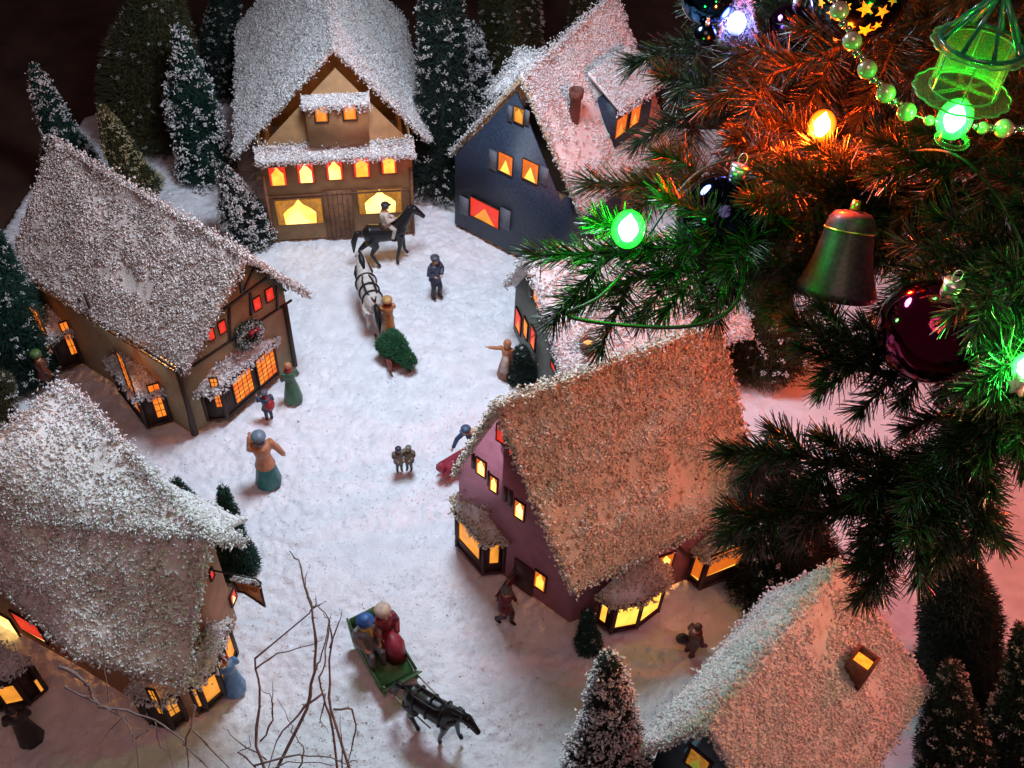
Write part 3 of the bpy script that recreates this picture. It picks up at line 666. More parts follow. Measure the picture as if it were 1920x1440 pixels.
mb = MB(); du = -arm / np.linalg.norm(arm); strokes(mb, o_ + arm - A3(0, 0, .95) + nn * (.03 if nn @ P_.u < 0 else .15), du, A3(0, 0, 1), nn, 2.6, .9); mb.build('lettering', mat('pale red sign lettering', (.45, .12, .08), .6), sg)
mb = MB(); mb.tube([o_ + A3(0, 0, .6), o_ + arm * 1.1 + A3(0, 0, .1)], .06, 6); mb.tube([o_ + A3(0, 0, 1.6), o_ + arm * 1.0 + A3(0, 0, .1)], .05, 6); mb.build('bracket', M_BEAM, sg)
bay(tE, P_, [G(856, 1010)[:2], G(857, 1032)[:2], G(905, 1086)[:2], G(943, 1082)[:2], G(940, 1072)[:2]], .9, 6.2, M_MAROON,
    [(1, [(862, 975), (900, 1010), (902, 1048), (863, 1012)]), (2, [(917, 1022), (934, 1018), (935, 1053), (919, 1055)])], cap_h=2.6, cmat=M_CHIPT, glass=G_AMB)
PE = Plane(c2, f1)
bay(tE, PE, [G(1118, 1176)[:2], G(1143, 1195)[:2], G(1190, 1186)[:2], G(1230, 1155)[:2], G(1226, 1128)[:2]], .9, 5.6, M_MAROON,
    [(0, [(1124, 1128), (1139, 1132), (1139, 1170), (1127, 1160)]), (1, (.08, .95, 1.8, 5.0)), (2, (.05, .9, 1.8, 5.0))], cap_h=2.3, cmat=M_CHIPT, glass=G_YEL)
window(tE, PE, PE.rect([(1229, 1045), (1258, 1037), (1260, 1065), (1230, 1074)]), G_HOT, G_CURO, 'arch', frame=M_MAROON, fw_=.14)
bay(tE, PE, [G(1285, 1094)[:2], G(1308, 1114)[:2], G(1398, 1078)[:2], G(1398, 1060)[:2]], .9, 6.0, M_MAROON,
    [(0, (.2, .8, 2, 5.3)), (1, [(1320, 1045), (1390, 1022), (1391, 1050), (1322, 1083)])], cap_h=2.0, cmat=M_CHIPT, glass=G_YEL, curtain=G_CURO, cstyle='half')
beams(tE, PE, [((1245, 1000), (1300, 1050)), ((1215, 1015), (1290, 1005))], .3, M_MAROON)

# --- grey green house behind the pink one
r0 = G(987, 480, 16.3); r1 = G(1350, 415, 16.3); l0 = G(947, 532, 7.8); q0 = G(1055, 702, 7.8); q1 = q0 + (r1 - r0); l1 = l0 + (r1 - r0)
thF = math.atan2((r1 - r0)[1], (r1 - r0)[0]); f0 = G(962, 622); f1 = f0 + A3(math.sin(thF), -math.cos(thF), 0) * 12.4
tF, plF, _ = gable_house('grey green house with tall orange windows between the navy and the dusty pink house', f0, f1, thF, 20, r0, r1, l0, l1, q0, q1, M_GREY, power=420, dens=21)
P_ = Plane(f0, f1)
window(tF, P_, P_.rect([(1001, 532), (1018, 550), (1018, 585), (1003, 568)]), G_ORG, None, frame=M_BEAM, fw_=.1)
for pts, g in (([(966, 572), (977, 588), (979, 631), (970, 618)], G_RED), ([(982, 592), (990, 602), (991, 640), (984, 630)], G_AMB), ([(995, 606), (1005, 619), (1005, 660), (998, 650)], G_RED)):
    window(tF, P_, P_.rect(pts), G_ORG, G_RED if g is G_RED else None, 'wedge', frame=M_BEAM, fw_=.1)
window(tF, P_, P_.rect([(1034, 672), (1041, 686), (1043, 699), (1035, 690)]), G_RED, None, frame=M_BEAM, fw_=.1)
mb = MB(); mb.prism(quadp(P_, P_.rect([(991, 522), (999, 530), (1000, 566), (993, 556)]), .01), P_.n * .12); mb.build('shutter', M_BEAM, tF)
cb = on_plane(plF[1], 1101, 650)
mb = MB(); mb.lathe([(.8, -1), (.8, .8), (.55, .85), (.5, .1)], cb, 18); co = mb.build('chimney', M_CHIM, tF)
mb = MB(); mb.lathe([(.54, 0), (.01, 0)], cb + A3(0, 0, .5), 14); mb.build('chimney_glow', G_BLUR, co)

# --- slate blue house, bottom right
r0 = G(1324, 1360, 20.2); r1 = G(1575, 1056, 20.2); l0 = G(1182, 1416, 11); l1 = G(1440, 1114, 11); q1 = G(1742, 1288, 11); q0 = q1 + (l0 - l1)
aG = (r1 - r0); thG = math.atan2(aG[1], aG[0]); fw2 = A3(math.cos(thG), math.sin(thG), 0); sd = A3(-fw2[1], fw2[0], 0)
mid = A3(r0[0], r0[1], 0) + fw2 * 1.3; wl_ = abs((l0 - r0) @ sd) - 1.0; wr_ = abs((q0 - r0) @ sd) - 1.0
f0 = mid + sd * wl_; f1 = mid - sd * wr_
tG, plG, _ = gable_house('slate blue house with pinkish snowy roof and square lit chimney at the bottom right', f0, f1, thG, 15.5, r0, r1, l0, l1, q0, q1, M_BLUEG, power=300, dens=24)
P_ = Plane(f0, f1)
window(tG, P_, P_.rect([(1288, 1403), (1330, 1412), (1332, 1450), (1290, 1444)]), glow('dim green lit window', (.45, .45, .05), .5), G_CUR, 'wedge', frame=M_BEAM, fw_=.25)
PGs = Plane(f1, f1 + fw2 * 16)
window(tG, PGs, (9.5, 12.5, 3, 7.5), G_YEL, G_CURO, 'arch', frame=M_BEAM, fw_=.2)
cb = on_plane(plG[1], 1604, 1262)
mb = MB(); o_ = cb + A3(0, 0, .35)
for i in range(4):
    a1 = thG + i * PI / 2; d1 = A3(math.cos(a1), math.sin(a1), 0); mb.box(o_ + d1 * .72, (.22, 1.66 if i % 2 else 1.22, 3.6), a1)
co = mb.build('chimney', M_CHIM, tG)
mb = MB(); mb.box(o_ + A3(0, 0, 1.2), (1.15, 1.15, .1), thG); mb.build('chimney_glow', G_BLUR, co)

# ------------------------------------------------------------------ bottle brush trees
M_OLIVE = mat('olive brush bristles', (.07, .075, .03), .6, .35, 3., island=[(0, (.4, .4, .4)), (.5, (1, 1, 1)), (1, (1.2, 1.1, .9))])
M_DARK = mat('dark brush bristles', (.02, .042, .032), .6, .35, 3., island=[(0, (.4, .4, .4)), (1, (1.2, 1.2, 1.2))])
M_TEAL = mat('teal brush bristles', (.015, .065, .048), .6, .35, 3., island=[(0, (.5, .5, .5)), (1, (1.3, 1.3, 1.3))])
M_STEM = mat('brown twig wood', (.12, .07, .05), .8, .3, 3)
def brush_tree(base, tip, r, label, bm, snow=1.0, seed=0, taper=1.0, sm=None, name='bottle_brush_tree', group=None, cat='tree', clump=.13, nb=None, belly=.12):
    global rng
    keep_rng = rng; rng = np.random.default_rng(100 + seed)
    base = np.array(base, float); tip = np.array(tip, float); ax = tip - base; H = np.linalg.norm(ax); ax /= H
    t = thing(name, label, cat, base, group=group)
    x = np.cross(ax, (0, 1, 0)); x /= np.linalg.norm(x); y = np.cross(ax, x)
    mb = MB(); mb.tube([base, base + ax * H * .97], [.16, .05], 6); mb.lathe([(r * .28, 0), (r * .3, .12), (.2, .35)], base, 14, cap=True); mb.build('trunk', M_STEM, t)
    def rad(h): return r * (1 - h) ** taper * (1 + belly * math.sin(0)) * 1.0
    n = nb or int(2600 * r * H / 40) + 1500
    h = rng.random(n) ** 1.35 * .93 + .05; an = rng.uniform(0, 2 * PI, n)
    R = r * (1 - h) ** taper * (1 + belly * np.sin(h * 9 + seed)) * (1 + .10 * np.sin(an * 3 + seed + h * 7)) * rng.uniform(.82, 1.06, n) + .12
    low = np.clip(h / .08, .75, 1); R = R * low
    dr = np.cos(an)[:, None] * x + np.sin(an)[:, None] * y
    inner = R * rng.uniform(.25, .6, n)
    up = rng.uniform(.05, .5, n)
    P0 = base + ax * (h * H)[:, None] + dr * inner[:, None]
    D = dr + ax * up[:, None] + rng.normal(scale=.12, size=(n, 3))
    V, F = spikes(P0, D, R - inner, .045); mb = MB(); mb.arr(V, F)
    # short bristles that close the crown
    n2 = int(n * 1.3); h2 = rng.random(n2) ** 1.3 * .95 + .03; a2 = rng.uniform(0, 2 * PI, n2); R2 = (r * (1 - h2) ** taper * (1 + belly * np.sin(h2 * 9 + seed)) * rng.uniform(.7, .98, n2)) + .05
    d2 = np.cos(a2)[:, None] * x + np.sin(a2)[:, None] * y; V, F = spikes(base + ax * (h2 * H)[:, None] + d2 * R2[:, None], d2 * .5 + rng.normal(scale=.6, size=(n2, 3)) - ax * .2, np.full(n2, .45), .05); mb.arr(V, F)
    # dark core
    V = []; 
    mbc = MB()
    prof = [(max(.05, r * (1 - k / 14) ** taper * .72), 0) for k in range(15)]
    pts = [base + ax * (H * (.04 + .92 * k / 14)) for k in range(15)]
    mb.tube(pts, [p[0] for p in prof], 12)
    cr = mb.build('crown', bm, t)
    if snow > 0:
        nc = int((26 * r * H / 6 + 60) * snow); h3 = rng.random(nc) ** 1.25 * .94 + .03; a3 = rng.uniform(0, 2 * PI, nc)
        R3 = r * (1 - h3) ** taper * (1 + belly * np.sin(h3 * 9 + seed)) * (1 + .1 * np.sin(a3 * 3 + seed + h3 * 7)) * 1.0 + .1
        C = base + ax * (h3 * H)[:, None] + (np.cos(a3)[:, None] * x + np.sin(a3)[:, None] * y) * R3[:, None]
        k = rng.integers(5, 15, nc); CC = np.repeat(C, k, 0); sz = np.repeat(rng.uniform(.6, 1.35, nc), k)
        tang = rng.normal(size=(len(CC), 3)) * clump * sz[:, None] * np.array([1, 1, .8])
        V, F = chips(CC + tang, clump * sz * .95); mb = MB(); mb.arr(V, F)
        # dust of snow over the tip
        nt = 120; ht = .84 + .16 * rng.random(nt); P = base + ax * (ht * H)[:, None] + rng.normal(size=(nt, 3)) * (r * (1 - ht) + .08)[:, None] * .5
        V, F = chips(P, .11); mb.arr(V, F)
        mb.build('snow', sm or M_CHIP, cr)
    rng = keep_rng
    return t
M_CHIPY = mat('yellowish snow chips', (.80, .74, .52), .5, .12, .7, island=[(0, (.5, .4, .25)), (.35, (.9, .8, .6)), (1, (1, 1, 1))])
M_DUSK = mat('shade darkened snow chips', (.55, .52, .50), .6, .1, .7)  # snow darkened in colour to put in the dimness around outlying trees
def T(bx_, by_, tx, ty, r, label, bm, snow, seed, zb=0., **k):
    b = G(bx_, by_, zb); tp = tip_at(tx, ty, b)
    return brush_tree(b, tp, r, label, bm, snow, seed, **k)
GP = 'snow dusted bottle brush trees around the village'
T(140, 322, 60, 116, 3.3, 'leaning snow tipped green tree at the far left behind the half timbered house', M_TEAL, 1.0, 1, group=GP, taper=.8, clump=.2)
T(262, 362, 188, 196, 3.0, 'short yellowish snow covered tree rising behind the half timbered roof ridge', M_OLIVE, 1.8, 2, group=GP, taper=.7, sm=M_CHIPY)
T(388, 328, 333, 42, 4.3, 'tall dark teal tree with large snow patches left of the tan house', M_TEAL, .8, 3, group=GP, taper=.72, clump=.25)
T(478, 452, 412, 306, 3.3, 'small snowy tree between the half timbered house and the tan house', M_DARK, 2.4, 4, group=GP, taper=.75, clump=.16)
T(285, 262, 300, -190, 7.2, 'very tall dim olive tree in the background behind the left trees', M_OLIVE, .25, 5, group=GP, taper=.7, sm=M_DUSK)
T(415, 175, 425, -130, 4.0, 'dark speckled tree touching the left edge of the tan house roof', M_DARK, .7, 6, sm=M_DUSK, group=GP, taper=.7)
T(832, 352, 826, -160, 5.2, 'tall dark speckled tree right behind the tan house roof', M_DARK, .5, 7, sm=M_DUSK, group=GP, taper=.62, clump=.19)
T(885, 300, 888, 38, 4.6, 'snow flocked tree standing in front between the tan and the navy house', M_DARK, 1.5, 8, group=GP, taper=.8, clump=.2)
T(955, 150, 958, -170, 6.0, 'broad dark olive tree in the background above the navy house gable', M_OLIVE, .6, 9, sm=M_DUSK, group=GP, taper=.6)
T(1095, 70, 1105, -60, 3.5, 'dim tree peeking out behind the navy house roof ridge', M_OLIVE, .6, 10, group=GP, taper=.7)
T(28, 705, -25, 420, 5.2, 'dense green tree cut by the left edge beside the half timbered house', M_TEAL, .5, 11, group=GP, taper=.6)
T(-20, 850, 6, 700, 2.9, 'brownish frosted shrub at the left edge above the apricot house roof', M_OLIVE, 1.1, 12, group=GP, taper=.5)
T(1440, 692, 1436, 395, 4.2, 'olive green tree standing behind the far corner of the pink house roof', M_OLIVE, .35, 13, group=GP, taper=.55)
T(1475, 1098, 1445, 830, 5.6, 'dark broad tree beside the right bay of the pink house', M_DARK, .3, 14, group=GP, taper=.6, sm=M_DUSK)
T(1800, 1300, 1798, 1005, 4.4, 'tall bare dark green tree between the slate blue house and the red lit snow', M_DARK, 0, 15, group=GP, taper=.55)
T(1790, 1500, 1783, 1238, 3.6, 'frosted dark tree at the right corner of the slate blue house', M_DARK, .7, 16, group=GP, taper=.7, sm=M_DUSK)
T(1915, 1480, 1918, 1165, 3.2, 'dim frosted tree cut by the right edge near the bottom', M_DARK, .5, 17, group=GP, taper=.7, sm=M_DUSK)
T(1145, 1500, 1141, 1228, 3.6, 'snow heavy tree at the left eave of the slate blue house', M_DARK, 2.2, 18, group=GP, taper=.72, clump=.18)
T(1103, 1213, 1102, 1143, 1.0, 'tiny dark green tree at the chamfered corner of the pink house', M_TEAL, .5, 19, taper=.8, clump=.08, nb=1500)
T(446, 1065, 417, 912, 1.9, 'small plain green cone tree behind the ridge of the apricot house', M_TEAL, .12, 20, taper=.9, clump=.06, nb=3500)
T(395, 1005, 325, 898, 1.3, 'thin leaning green tree mostly hidden behind the apricot roof', M_TEAL, .5, 21, taper=.8, clump=.08, nb=2500)

# ------------------------------------------------------------------ figures
def pm(name, col, rough=.45): return mat('painted ' + name, col, rough, .22, 2.5, spec=.4)
SKIN = pm('flesh', (.62, .33, .20)); 
def R2(a): c, s = math.cos(a), math.sin(a); return np.array([[c, -s], [s, c]])
def person(loc, yaw, label, h=6.8, coat=(.1, .1, .12), legs=(.03, .03, .04), hat=None, hatc=(.03, .03, .05), hair=(.06, .03, .02), skirt=None, skirtlen=.06, pose=None, scarf=None, apron=None,
           seated=False, lean=0., hood=False, cat='person', group=None, build=1.0, coatlen=.40):
    t = thing('person', label, cat, loc, yaw, group)
    J = dict(hip=(0, 0, .50), chest=(0, 0, .70), neck=(.005, 0, .82), head=(.02, 0, .905), elL=(.0, .15, .65), haL=(.07, .14, .53), elR=(.0, -.15, .65), haR=(.07, -.14, .53),
             knL=(.03, .055, .27), anL=(.0, .06, .045), knR=(.03, -.055, .27), anR=(.0, -.06, .045))
    if seated:
        J.update(hip=(0, 0, .0), chest=(-.02, 0, .20), neck=(-.01, 0, .32), head=(.01, 0, .405), elL=(.0, .15, .14), haL=(.14, .09, .08), elR=(.0, -.15, .14), haR=(.14, -.09, .08),
                 knL=(.24, .07, .02), anL=(.27, .07, -.21), knR=(.24, -.07, .02), anR=(.27, -.07, -.21))
    if pose: J.update(pose)
    if lean:
        for k in ('chest', 'neck', 'head', 'elL', 'haL', 'elR', 'haR'):
            v = J[k]; J[k] = (v[0] + lean * (v[2] - J['hip'][2]), v[1], v[2])
    J = {k: np.array(v, float) * h for k, v in J.items()}
    S = h
    shL = J['chest'] + A3(0, .095, .085) * S * build; shR = J['chest'] + A3(0, -.095, .085) * S * build
    def mbx(): return MB()
    b = mbx()
    b.tube([J['hip'] - A3(0, 0, .03) * S, J['hip'] * .5 + J['chest'] * .5, J['chest'], J['chest'] + A3(0, 0, .085) * S, J['neck'] - A3(0, 0, .01) * S], np.array([.07, .068, .08, .075, .04]) * S, 12)
    b.tube([J['neck'] - A3(0, 0, .03) * S, J['head']], [.03 * S, .032 * S], 10)
    b.ball(J['head'], .066 * S, 14, 10, (.95, .85, 1.15)); b.ball(J['head'] + A3(.062, 0, -.004) * S, .013 * S, 8, 6); b.ball(J['head'] + A3(.05, 0, -.045) * S, .02 * S, 8, 6)
    for s_ in (-1, 1): b.ball(J['head'] + A3(0, .055 * s_, -.005) * S, .016 * S, 6, 5)
    for s_, sh_, el, ha in ((1, shL, J['elL'], J['haL']), (-1, shR, J['elR'], J['haR'])):
        b.tube([sh_, el, ha], [.034 * S, .027 * S, .017 * S], 8)
        d = ha - el; d = d / np.linalg.norm(d); sd = np.cross(d, (0, 0, 1)); sd = sd / (np.linalg.norm(sd) + 1e-6)
        b.ball(ha + d * .022 * S, .022 * S, 8, 6, (1.1, .8, .7))
        for q in range(4): b.tube([ha + d * .03 * S + sd * (q - 1.5) * .011 * S, ha + d * (.056 + .006 * (q in (1, 2))) * S + sd * (q - 1.5) * .013 * S, ha + d * .066 * S + sd * (q - 1.5) * .012 * S - A3(0, 0, .008) * S], [.0065 * S, .006 * S, .005 * S], 5)
        b.tube([ha + d * .01 * S + sd * s_ * -.018 * S, ha + d * .035 * S + sd * s_ * -.034 * S], [.008 * S, .006 * S], 5)
    for s_, kn, an in ((1, J['knL'], J['anL']), (-1, J['knR'], J['anR'])):
        b.tube([J['hip'] + A3(0, .045 * s_, -.01) * S, kn, an], [.055 * S, .04 * S, .026 * S], 8)
        b.tube([an + A3(-.02, 0, -.01) * S, an + A3(.06, 0, -.02) * S], [.026 * S, .02 * S], 8)
    b.build('body', SKIN, t, remesh=.012 * S, local=True)
    cm = pm('coat %.2f %.2f %.2f' % coat, coat); lm = pm('trousers %.2f %.2f %.2f' % legs, legs)
    # clothes
    c = mbx()
    c.tube([J['chest'] + A3(0, 0, .105) * S, J['chest'] + A3(0, 0, .075) * S, J['chest'], J['hip'] * .55 + J['chest'] * .45, J['hip']], np.array([.05, .098, .105 , .088, .098]) * S * build, 16)
    if not seated:
        hz = J['hip'] + A3(0, 0, -(.5 - coatlen)) * S
        c.tube([J['hip'] + A3(0, 0, .02) * S, J['hip'] * .5 + hz * .5, hz], np.array([.096, .11, .125]) * S * build, 16)
    for sh_, el, ha in ((shL, J['elL'], J['haL']), (shR, J['elR'], J['haR'])):
        c.tube([sh_ - A3(0, 0, .0), sh_ * .5 + el * .5, el, ha], np.array([.05, .046, .042, .033]) * S * build, 10)
    c.build('coat', cm, t, remesh=.014 * S, local=True)
    if skirt is None:
        l = mbx()
        for s_, kn, an in ((1, J['knL'], J['anL']), (-1, J['knR'], J['anR'])):
            l.tube([J['hip'] + A3(0, .045 * s_, 0) * S, kn, an + A3(0, 0, .02) * S], [.066 * S, .05 * S, .036 * S], 10)
        l.build('trousers', lm, t, remesh=.014 * S, local=True)
    else:
        l = mbx(); hp = J['hip']
        if seated:
            l.tube([hp, (J['knL'] + J['knR']) / 2 + A3(0, 0, .02) * S, (J['anL'] + J['anR']) / 2 + A3(0, 0, .03) * S], np.array([.11, .12, .12]) * S, 16)
        else:
            l.lathe([(.07 * S, hp[2] + .06 * S), (.095 * S, hp[2]), (.135 * S, hp[2] - .2 * S), (.175 * S, skirtlen * S * .6), (.16 * S, skirtlen * S * .3)], (hp[0], hp[1], 0), 20, cap=True, wob=lambda i, a: 1 + .05 * math.sin(a * 7) * (i > 1))
        l.build('skirt', pm('skirt %.2f %.2f %.2f' % skirt, skirt), t, smooth=True, local=True)
    f = mbx()
    for s_, an in ((1, J['anL']), (-1, J['anR'])):
        f.tube([an + A3(0, 0, .04) * S, an, an + A3(.03, 0, -.018) * S, an + A3(.085, 0, -.024) * S], [.036 * S, .034 * S, .03 * S, .02 * S], 8)
    f.build('boots', pm('boots', (.02, .015, .012)), t, smooth=True, local=True)
    e = mbx()
    for s_ in (-1, 1): e.ball(J['head'] + A3(.056, .022 * s_, .012) * S, .008 * S, 6, 5)
    e.build('eyes', pm('eyes', (.01, .01, .01)), t, local=True)
    hd = J['head']
    if hood:
        g = mbx(); g.ball(hd + A3(-.018, 0, .012) * S, .085 * S, 14, 10, (1, .95, 1.1)); g.build('hood', cm, t, smooth=True, local=True)
    else:
        g = mbx(); g.ball(hd + A3(-.016, 0, .016) * S, .072 * S, 14, 10, (.98, .95, 1.05)); g.build('hair', pm('hair %.2f %.2f %.2f' % hair, hair), t, smooth=True, local=True)
    hm = pm('hat %.2f %.2f %.2f' % hatc, hatc); top = hd + A3(-.008, 0, .035) * S; k = mbx()
    if hat == 'cap': k.lathe([(.082 * S, 0), (.088 * S, .02 * S), (.075 * S, .045 * S), (.03 * S, .058 * S), (.002, .06 * S)], top, 16); k.ball(top + A3(.07, 0, .004) * S, .05 * S, 10, 4, (1, 1, .2))
    elif hat == 'brim': k.lathe([(.05 * S, .002 * S), (.105 * S, 0), (.105 * S, .008 * S), (.072 * S, .016 * S), (.066 * S, .07 * S), (.03 * S, .082 * S), (.002, .084 * S)], top, 18)
    elif hat == 'bonnet': k.lathe([(.09 * S, -.03 * S), (.1 * S, 0), (.09 * S, .035 * S), (.05 * S, .06 * S), (.002, .066 * S)], top + A3(-.02, 0, 0) * S, 16)
    elif hat == 'knit': k.lathe([(.08 * S, -.01 * S), (.084 * S, .01 * S), (.07 * S, .045 * S), (.03 * S, .07 * S), (.002, .075 * S)], top, 16); k.ball(top + A3(0, 0, .085) * S, .022 * S, 8, 6)
    if hat: k.build('hat', hm, t, smooth=True, local=True)
    if scarf:
        k = mbx(); nk = J['neck']
        pts = [nk + A3(math.cos(a) * .058, math.sin(a) * .062, -.002) * S for a in np.linspace(0, 2 * PI, 14)]; k.tube(pts, .022 * S, 8); k.tube([nk + A3(.06, .02, -.01) * S, nk + A3(.1, .03, -.12) * S], [.02 * S, .016 * S], 6)
        k.build('scarf', pm('scarf %.2f %.2f %.2f' % scarf, scarf), t, smooth=True, local=True)
    if apron:
        k = mbx(); hp = J['hip']; k.tube([hp + A3(.075, 0, .16) * S, hp + A3(.095, 0, 0) * S, hp + A3(.13, 0, -.22) * S], [.05 * S, .07 * S, .09 * S], 12); k.build('apron', pm('apron %.2f %.2f %.2f' % apron, apron), t, smooth=True, local=True)
    return t, J

def horse(loc, yaw, S, label, body, mane, legs_pose=0, harness=None, saddle=None, head_up=0., stock=None, pinto=None):
    t = thing('horse', label, 'horse', loc, yaw); b = MB(); t.scale = (1, 1, 1.16)
    q = lambda *v: A3(*v) * S
    b.tube([q(-.52, 0, .78), q(-.40, 0, .80), q(-.1, 0, .76), q(.18, 0, .77), q(.36, 0, .82), q(.44, 0, .86)], np.array([.10, .19, .185, .20, .175, .12]) * S, 14)
    nk = q(.60, 0, 1.12 + head_up)
    b.tube([q(.30, 0, .86), q(.46, 0, 1.0 + head_up * .3), nk], np.array([.17, .125, .085]) * S, 12)
    b.tube([nk, nk + q(.07, 0, .0), nk + q(.20, 0, -.12), nk + q(.30, 0, -.22)], np.array([.075, .09, .06, .048]) * S, 12)
    for s_ in (-1, 1): b.tube([nk + q(-.01, .035 * s_, .06), nk + q(-.01, .05 * s_, .16)], [.028 * S, .006 * S], 6)
    sw = [(.10, -.08, -.10, .12), (-.12, .18, .14, -.06), (.0, .03, -.03, .02)][legs_pose]
    for s_, o in ((1, sw[0]), (-1, sw[1])):
        lift = .12 if o > .08 else 0
        b.tube([q(.32, .10 * s_, .72), q(.34 + o * .7, .11 * s_, .42 + lift * .3), q(.32 + o * (1.5 if not lift else 1.2), .11 * s_, .12 + lift * .5), q(.35 + o * 1.6, .11 * s_, lift * .6 + .01)], np.array([.105, .052, .034, .045]) * S, 8)
    for s_, o in ((1, sw[2]), (-1, sw[3])):
        b.tube([q(-.40, .10 * s_, .72), q(-.33 + o * .5, .12 * s_, .52), q(-.50 + o, .12 * s_, .35), q(-.44 + o * 1.5, .12 * s_, .11), q(-.40 + o * 1.6, .12 * s_, .01)], np.array([.15, .09, .05, .034, .046]) * S, 8)
    b.build('body', body, t, remesh=.018 * S, local=True)
    m_ = MB()
    m_.tube([q(-.55, 0, .86), q(-.66, 0, .84), q(-.74, 0, .66), q(-.76, 0, .40)], np.array([.04, .065, .07, .02]) * S, 8); m_.build('tail', mane, t, smooth=True, local=True)
    m_ = MB(); m_.tube([q(.32, 0, 1.04), q(.46, 0, 1.12 + head_up * .3), nk + q(-.05, 0, .05), nk + q(.08, 0, .08)], np.array([.03, .06, .055, .03]) * S, 8); m_.build('mane', mane, t, smooth=True, local=True)
    e = MB()
    for s_ in (-1, 1): e.ball(nk + q(.12, .07 * s_, -.02), .016 * S, 6, 5)
    e.build('eyes', pm('eyes', (.01, .01, .01)), t, local=True)
    if harness:
        k = MB()
        def ring(x, z, r, tilt=0.): 
            k.tube([q(x + tilt * math.cos(a), math.sin(a) * r, z + math.cos(a) * r) for a in np.linspace(0, 2 * PI, 20)], .018 * S, 6)
        ring(.24, .79, .215); ring(-.02, .77, .205); ring(-.28, .79, .205)
        k.tube([q(.40, 0, .99), q(.1, .10, .96), q(-.28, .10, .97), q(-.53, 0, .92)], .018 * S, 6); k.tube([q(.40, 0, .99), q(.1, -.10, .96), q(-.28, -.10, .97), q(-.53, 0, .92)], .018 * S, 6)
        k.tube([q(.52, .11, 1.0), q(.42, .17, .9), q(.38, .14, .75), q(.38, 0, .66), q(.38, -.14, .75), q(.42, -.17, .9), q(.52, -.11, 1.0), q(.42, 0, 1.1)], .03 * S, 8)
        k.tube([nk + q(.14, .085, -.07), nk + q(.14, -.085, -.07)], .015 * S, 6)
        k.build('harness', harness, t, local=True)
    if saddle:
        k = MB(); k.ball(q(.02, 0, .92), .17 * S, 12, 8, (1.1, 1.05, .45)); k.build('saddle', saddle, t, smooth=True, local=True)
    return t
def gz(p): return A3(p[0], p[1], 0.)
BLK = pm('black horse', (.012, .010, .012), .35); BLKM = pm('black mane', (.008, .008, .01), .5); WHT = pm('white horse', (.62, .56, .52)); TANH = pm('tan horse', (.4, .2, .09))
# rider on a black horse
g = G(727, 492); S_ = 5.3
horse(gz(g), yawto(690, 495, 765, 482), S_, 'black trotting horse in front of the tan house carrying a rider in white', BLK, BLKM, 0, saddle=pm('saddle brown', (.06, .02, .01)), head_up=.08)
yr = yawto(690, 495, 765, 482)
person((g[0] + math.cos(yr) * .1, g[1] + math.sin(yr) * .1, .98 * 1.15 * S_), yr, 'rider in a white coat and dark cap on the black horse at the back', 6.0, coat=(.62, .54, .46), legs=(.5, .42, .36), hat='cap', hatc=(.03, .03, .05), seated=True,
       pose=dict(knL=(.14, .15, -.08), anL=(.08, .17, -.30), knR=(.14, -.15, -.08), anR=(.08, -.17, -.30), haL=(.17, .03, .10), haR=(.17, -.03, .10)))
# man walking in navy
person(gz(G(816, 556)), yawto(816, 556, 840, 575), 'man in a navy suit and grey flat cap standing alone below the black horse', 6.3, coat=(.045, .055, .10), legs=(.02, .02, .035), hat='cap', hatc=(.08, .08, .10), coatlen=.42,
       pose=dict(elL=(.02, .17, .64), haL=(.12, .07, .58), elR=(.02, -.17, .64), haR=(.10, -.09, .60), knL=(.08, .06, .27), anL=(.05, .07, .045)))
